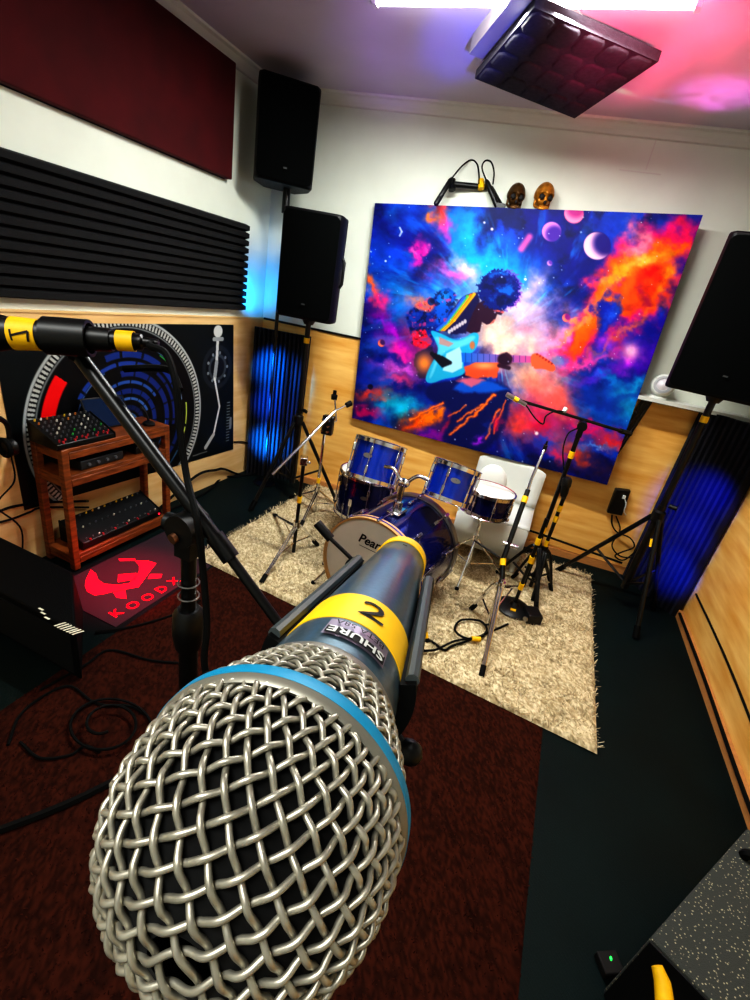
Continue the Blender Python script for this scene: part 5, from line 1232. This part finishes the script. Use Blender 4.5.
wtext('SHURE', .0044, 0, .0020, tb_, .0335, True, .0015, M_WHITEP, b_, 1.1, bold=.0001)
wtext('BETA 58A', .0032, 0, -.0023, tb_, .0335, True, .0015, M_INK, b_, .95)
t2 = ang_of(372, 615, .05)
wtext('2', .0135, 0, 0, t2, .0497, False, .0010, M_INK, r, 1.25, nm='number', bold=.00005)
obj('switch_dot', wrap(*gridrect(.002, .0016, 4), ang_of(401, 556, ML-.016), ML-.016, False, .0004), M_INK, r)
# rubber clip and its stand -------------------------------------------------
dn = -V(0, 0, 1); dn = unit(dn-AX*(dn @ AX)); sd_ = np.cross(AX, dn)
pc_ = P0+AX*.088
r = thing('microphone_stand', 'black microphone stand with the clip that holds the large front microphone', 'stand', (pc_[0], pc_[1]+.02, 0)); 
ro = [(.034, RB(.034)+.0032), (.034, RB(.034)+.0072), (.120, RB(.120)+.0068), (.122, RB(.12)+.0030)]
aa = []
def arcshell(s0, s1, gap0, gap1, th, a0, a1):
    g = G(); n = 30; vs = []
    for s, gp in ((s0, gap0), (s1, gap1)):
        for rr_ in (RB(s)+gp, RB(s)+gp+th):
            for k in range(n+1):
                a = a0+(a1-a0)*k/n; vs.append(P0+AX*s+rr_*(math.cos(a)*dn+math.sin(a)*sd_))
    m = n+1; fs = []
    for k in range(n):
        fs += [(k, k+1, 2*m+k+1, 2*m+k), (m+k, 3*m+k, 3*m+k+1, m+k+1), (k, m+k, m+k+1, k+1), (2*m+k, 2*m+k+1, 3*m+k+1, 3*m+k)]
    fs += [(0, 2*m, 3*m, m), (n, m+n, 3*m+n, 2*m+n)]
    return g.add(vs, fs)
obj('clip_cradle', arcshell(.038, .118, .0004, .0012, .0042, -1.9, 1.9), M_RUBBER, r, angle=40)
# raised lips of the clip, greyer than the cradle
for s_ in (-1, 1):
    a = s_*1.9
    e_ = [P0+AX*s+(RB(s)+.0035)*(math.cos(a)*dn+math.sin(a)*sd_) for s in (.040, .116)]
    obj('clip_lip', G().tube(e_, .0019, 8), mat('grey_lip_rubber', (70, 76, 76), .4), r)
hb = P0+AX*.086+dn*(RB(.086)+.006)
obj('clip_hinge', G().box(hb+dn*.011, (.016, .022, .026), np.stack([sd_, AX, dn], 1)), M_BLACK, r, bevel=.003)
kn = P0+AX*.086+dn*(RB(.086)+.020)
kp = dpt(409, 752, float((kn-C0) @ fwd))
obj('wing_knob', G().tube([kn, kp], .0022, 8).ball(kp, (.0055, .0045, .0055), 12), M_BLACK, r)
pt = V(kn[0], kn[1]+.004, kn[2]-.012)
obj('pole', G().cyl((pt[0], pt[1], .03), (pt[0], pt[1], .75), .0125, seg=14).cyl((pt[0], pt[1], .75), (pt[0], pt[1], pt[2]), .0085, seg=14), M_BLACKM, r)
obj('round_base', G().lathe([(0, 0), (0, .12), (.014, .12), (.024, .05), (.03, .02), (.03, 0)], (pt[0], pt[1], .009), (0, 0, 1), 36), M_BLACKM, r)
obj('cable', G().tube(spline([P0+AX*(ML-.001), P0+AX*(ML+.012)+V(0, 0, -.004), P0+AX*(ML+.014)+V(-.002, 0, -.05), V(pt[0], pt[1]+.03, .95), V(pt[0]+.016, pt[1]+.01, .3), V(pt[0]+.05, pt[1]+.10, .02)], 8), .003, 8), M_RUBBER, r)

# ================================================================== THE LEFT BOOM STAND AND ITS MICROPHONE
D1 = .56
j = dpt(189, 527, D1)
r = thing('microphone_stand', 'black boom microphone stand in front of the wooden rack', 'stand', (j[0], j[1], 0))
zc_ = dpt(196, 660, D1)[2]
obj('pole', G().cyl((j[0], j[1], .05), (j[0], j[1], zc_), .0125, seg=16).cyl((j[0], j[1], zc_), (j[0], j[1], j[2]), .0095, seg=16), M_BLACKM, r)
obj('height_clutch', G().lathe([(-.045, .0125), (-.045, .017), (-.02, .021), (.012, .02), (.02, .014), (.02, .009)], (j[0], j[1], zc_), (0, 0, 1), 20), M_BLACK, r)
obj('boom_clutch', G().cyl(j+V(.0, -.018, 0), j+V(0, .018, 0), .021, seg=20).box(j-V(0, 0, .02), (.024, .024, .04)), M_BLACK, r)
kk = dpt(185, 537, D1-.03); obj('clutch_bolt', G().cyl(j+V(-.004, -.018, -.008), j+V(-.0048, -.0235, -.009), .0065, seg=14), mat('brass_bolt', (180, 130, 100), .3, metal=.9), r)
obj('clutch_knob', G().tube([j+V(-.03, -.005, .0), j+V(-.018, -.003, 0)], .0115, 12), M_BLACK, r)
b0, b1, b2 = dpt(80, 357, D1-.015), dpt(224, 549, D1), dpt(290, 639, D1+.005)
jb_ = dpt(196, 512, D1)
obj('boom_arm', G().tube([b0, b1], .0088, 14).tube([b1, b2], .0062, 12).tube([b1-unit(b1-b0)*.02, b1+unit(b1-b0)*.015], .0112, 14), M_BLACKM, r)
bb_ = b2+unit(b2-b1)*.03; obj('counterweight', G().tube([b2, bb_], .0115, 14), M_BLACK, r)
for k in range(3):
    a = .6+2*PI*k/3; o = V(math.cos(a), math.sin(a), 0)
    l = obj('leg', G().tube([V(j[0], j[1], .16)+o*.015, V(j[0], j[1], .016)+o*.29], .008, 8), M_BLACKM, r); obj('rubber_foot', G().ball(V(j[0], j[1], .018)+o*.29, (.012, .012, .011), 10), M_RUBBER, l)
for z, px in ((603, 193), (622, 194)):
    c_ = dpt(px, z, D1); obj('cable_tie', G().tube([V(j[0]+.013*math.cos(a), j[1]+.013*math.sin(a), c_[2]) for a in np.linspace(0, 2*PI, 14, endpoint=False)], .0012, 6, closed=True), M_STEEL, r)
obj('mount_thread', G().tube([b0, dpt(72, 352, D1-.02)], .009, 12), M_BLACKM, r)
r = thing('microphone', 'black vocal microphone marked with one on yellow tape at the left edge of the photo', 'microphone', dpt(40, 334, D1-.03)); 
dm = D1-.035
ma, mb_ = dpt(-66, 328, dm-.03), dpt(112, 340, dm); md = unit(mb_-ma); ml_ = np.linalg.norm(mb_-ma)
S1 = lambda u: np.linalg.norm(dpt(u, 334, dm)-dpt(-66, 334, dm))
def r1(s): return np.interp(s, [0, .02, .045, .055, .07, ml_], [.012, .023, .025, .022, .0175, .0125])
obj('body', G().lathe([(.055, 0)]+[(s, r1(s)) for s in np.linspace(.055, ml_, 14)]+[(ml_, 0)], ma, md, 40), M_BLACK, r)
obj('grille', G().lathe([(-.004, 0), (-.003, .008)]+[(s, r1(s)) for s in np.linspace(0, .056, 10)], ma, md, 40), M_STEEL, r)
t0 = S1(8); 
s0, s1 = [float((dpt(u, 334, dm-.012)-ma) @ md) for u in (17, 41)]
obj('tape_band', G().lathe([(s0, r1(s0)), (s0, r1(s0)+.0007), (s1, r1(s1)+.0007), (s1, r1(s1))], ma, md, 40), M_YEL, r)
# number on the tape
fr_ = unit((C0-ma)-md*((C0-ma) @ md)); sp1 = np.cross(md, fr_)
if sp1[2] < 0: sp1 = -sp1
smid = (s0+s1)/2; pcn = ma+md*smid+fr_*(r1(smid)+.0012)
g = G()
for (x0, y0), (x1, y1), w in (((-.008, -.002), (.009, .003), .0022), ((.009, .003), (.0075, -.0075), .0022), ((-.008, -.007), (-.0085, .004), .002)):
    n_ = 9; d2 = unit(V(x1-x0, y1-y0)); pq = V(-d2[1], d2[0])*w/2; rows = []
    for k in range(n_):
        q_ = V(x0, y0)+(V(x1, y1)-V(x0, y0))*k/(n_-1); rows += [q_+pq, q_-pq]
    rows = np.array(rows); th = rows[:, 1]/r1(smid); rr_ = r1(smid)+.0013
    g.add(ma+md*(smid+rows[:, :1])+rr_*(np.cos(th)[:, None]*fr_+np.sin(th)[:, None]*sp1), [(2*k, 2*k+1, 2*k+3, 2*k+2) for k in range(n_-1)])
obj('number', g, M_INK, r, smooth=False)
obj('connector', G().lathe([(ml_, .0105), (ml_+.024, .0105), (ml_+.026, .0092), (ml_+.032, .0088), (ml_+.034, .006), (ml_+.05, .0042), (ml_+.05, 0)], ma, md, 24), M_BLACKM, r)
obj('tape_band', G().lathe([(ml_+.006, .0104), (ml_+.006, .0114), (ml_+.024, .0114), (ml_+.024, .0104)], ma, md, 24), M_YEL, r)
obj('cable', G().tube(spline([ma+md*(ml_+.045), dpt(150, 346, dm), dpt(166, 354, dm), dpt(176, 385, dm), dpt(180, 430, dm+.01), dpt(187, 478, dm+.015), dpt(197, 520, dm-.01), dpt(203, 570, dm+.01), dpt(207, 625, dm+.02), dpt(205, 668, dm+.03), dpt(222, 720, dm+.06), V(j[0]+.1, j[1]+.12, .35), V(j[0]+.16, j[1]+.2, .02)], 8), .0042, 8), M_RUBBER, r)
obj('clip', G().lathe([(0, .0165), (0, .0205), (.045, .0205), (.045, .0165)], ma+md*(float((dpt(52, 336, dm)-ma) @ md)), md, 24).tube([dpt(72, 352, D1-.02), dpt(68, 340, dm)], .008, 10), M_BLACK, r)
cable([dpt(124, 369, D1+.02), dpt(140, 368, D1+.02), dpt(158, 368, D1+.02), dpt(172, 372, D1+.01), dpt(180, 390, D1)], .0045, 'short black cable end with yellow tape hanging by the left boom arm')

# ================================================================== LIGHT
def area(name, loc, rot, sx, sy, power, col=(1, 1, 1)):
    l = bpy.data.lights.new(name, 'AREA'); l.shape = 'RECTANGLE'; l.size = sx; l.size_y = sy; l.energy = power; l.color = col
    o = bpy.data.objects.new(name, l); COL.objects.link(o); o.location = loc; o.rotation_euler = rot; return o
def spot(name, loc, target, power, col, ang=60, blend=.6, r=.03):
    l = bpy.data.lights.new(name, 'SPOT'); l.energy = power; l.color = col; l.spot_size = math.radians(ang); l.spot_blend = blend; l.shadow_soft_size = r
    o = bpy.data.objects.new(name, l); COL.objects.link(o); o.location = [float(x) for x in loc]
    o.rotation_euler = Vector([float(t-s) for t, s in zip(target, loc)]).to_track_quat('-Z', 'Y').to_euler(); return o
def point(name, loc, power, col, r=.05):
    l = bpy.data.lights.new(name, 'POINT'); l.energy = power; l.color = col; l.shadow_soft_size = r
    o = bpy.data.objects.new(name, l); COL.objects.link(o); o.location = [float(x) for x in loc]; return o

def gobo(o, scale, lo, hi, seed=0.):
    """soft mottled projection pattern on a lamp"""
    l = o.data; l.use_nodes = True; nt = l.node_tree; em = nt.nodes['Emission']
    tc = nt.nodes.new('ShaderNodeTexCoord'); mp = nt.nodes.new('ShaderNodeMapping'); mp.inputs['Location'].default_value = (seed, seed*.7, 0)
    n = nt.nodes.new('ShaderNodeTexNoise'); n.inputs['Scale'].default_value = scale; n.inputs['Detail'].default_value = 5; n.inputs['Distortion'].default_value = 1.2
    r = nt.nodes.new('ShaderNodeMapRange'); r.inputs['From Min'].default_value = .35; r.inputs['From Max'].default_value = .65; r.inputs['To Min'].default_value = lo; r.inputs['To Max'].default_value = hi
    nt.links.new(tc.outputs['Normal'], mp.inputs['Vector']); nt.links.new(mp.outputs[0], n.inputs['Vector']); nt.links.new(n.outputs['Fac'], r.inputs['Value']); nt.links.new(r.outputs[0], em.inputs['Strength'])
area('tube_light', (-.52, 2.18, HC-.09), (0, 0, 0), 1.15, .05, 52, (.97, 1, .96))
area('rear_tube_light', (-.5, -.45, HC-.09), (0, 0, 0), 1.15, .05, 17, (.98, 1, .96))
# ceiling colours: SP from the star projector, SQ from added unseen lamps
SP = V(.585, yback(.585)-.10, 1.42); SQ = V(.75, -.3, 1.1)
for i, (src, px, col, pw, ang) in enumerate(((SQ, (655, 32), (1, .06, .2), 170, 13), (SQ, (745, 28), (1, .1, .2), 110, 14), (SQ, (590, 22), (1, .12, .3), 70, 10), (SQ, (472, 32), (.06, .14, 1), 100, 8), (SQ, (420, 20), (.4, .15, 1), 50, 14),
                                           (SP, (606, 98), (.05, 1, .45), 60, 11), (SP, (650, 108), (.3, .5, 1), 12, 12), (SP, (720, 95), (.8, .2, .8), 16, 20))):
    o = spot('projector_and_added_beam', src, zpt(*px, HC), pw*(5 if src is SQ else 3), col, ang, 1., .01); gobo(o, 9, .45, 1.25, i*3.1)
# blue lamps in the corners
spot('blue_corner_lamp', (-1.98, 2.72, 1.0), (-1.99, 3.12, .86), 110, (.0, .22, 1), 62, 1.)
spot('blue_corner_lamp', (-1.98, 2.72, .30), (-1.99, 3.12, .30), 110, (.0, .26, 1), 62, 1.)
spot('blue_corner_lamp', (-2.02, 2.86, 1.30), (-2.2, 3.02, 1.42), 7, (.0, .35, 1), 100, 1.)
spot('blue_corner_lamp', (.86, 2.80, .95), (1.02, 3.24, .72), 45, (.0, .02, 1), 58, 1.)
spot('blue_corner_lamp', (.90, 2.78, .30), (1.06, 3.2, .25), 34, (.0, .04, 1), 58, 1.)
spot('blue_corner_lamp', (-1.98, 2.72, .65), (-1.99, 3.12, .60), 45, (.0, .14, 1), 62, 1.)
spot('blue_corner_lamp', (.88, 2.79, .6), (1.04, 3.22, .48), 26, (.0, .02, 1), 58, 1.)
# red emblem lamp
spot('red_lamp', (-1.62, 1.42, 1.6), (-1.69, 1.42, 0), 170, (1, .0, .08), 28, 1.)
W = bpy.data.worlds.new('world'); SC.world = W; W.use_nodes = True
W.node_tree.nodes['Background'].inputs['Color'].default_value = (.05, .05, .06, 1); W.node_tree.nodes['Background'].inputs['Strength'].default_value = .3
SC.view_settings.view_transform = 'Standard'; SC.view_settings.look = 'High Contrast'; SC.view_settings.exposure = .35

# repeats carry a shared group
GR = {'loudspeaker': 'loudspeakers on tripod stands', 'speaker_stand': 'tripod speaker stands', 'corner_foam': 'ribbed corner foam pieces', 'condenser_microphone': 'pencil microphones above the drums', 'cymbal_stand': 'cymbal stands around the drums', 'microphone_stand': 'black microphone stands',
      'cable': 'loose black cables', 'wall_run_cord': 'black leads on the plywood', 'rack_tom': 'blue rack toms', 'audio_mixer': 'mixers on the rack', 'tape_flag': 'yellow tape flags', 'microphone': 'vocal microphones with yellow tape'}
for o in bpy.data.objects:
    b = o.name.split('.')[0]
    if o.parent is None and 'label' in o and b in GR and 'group' not in o: o['group'] = GR[b]
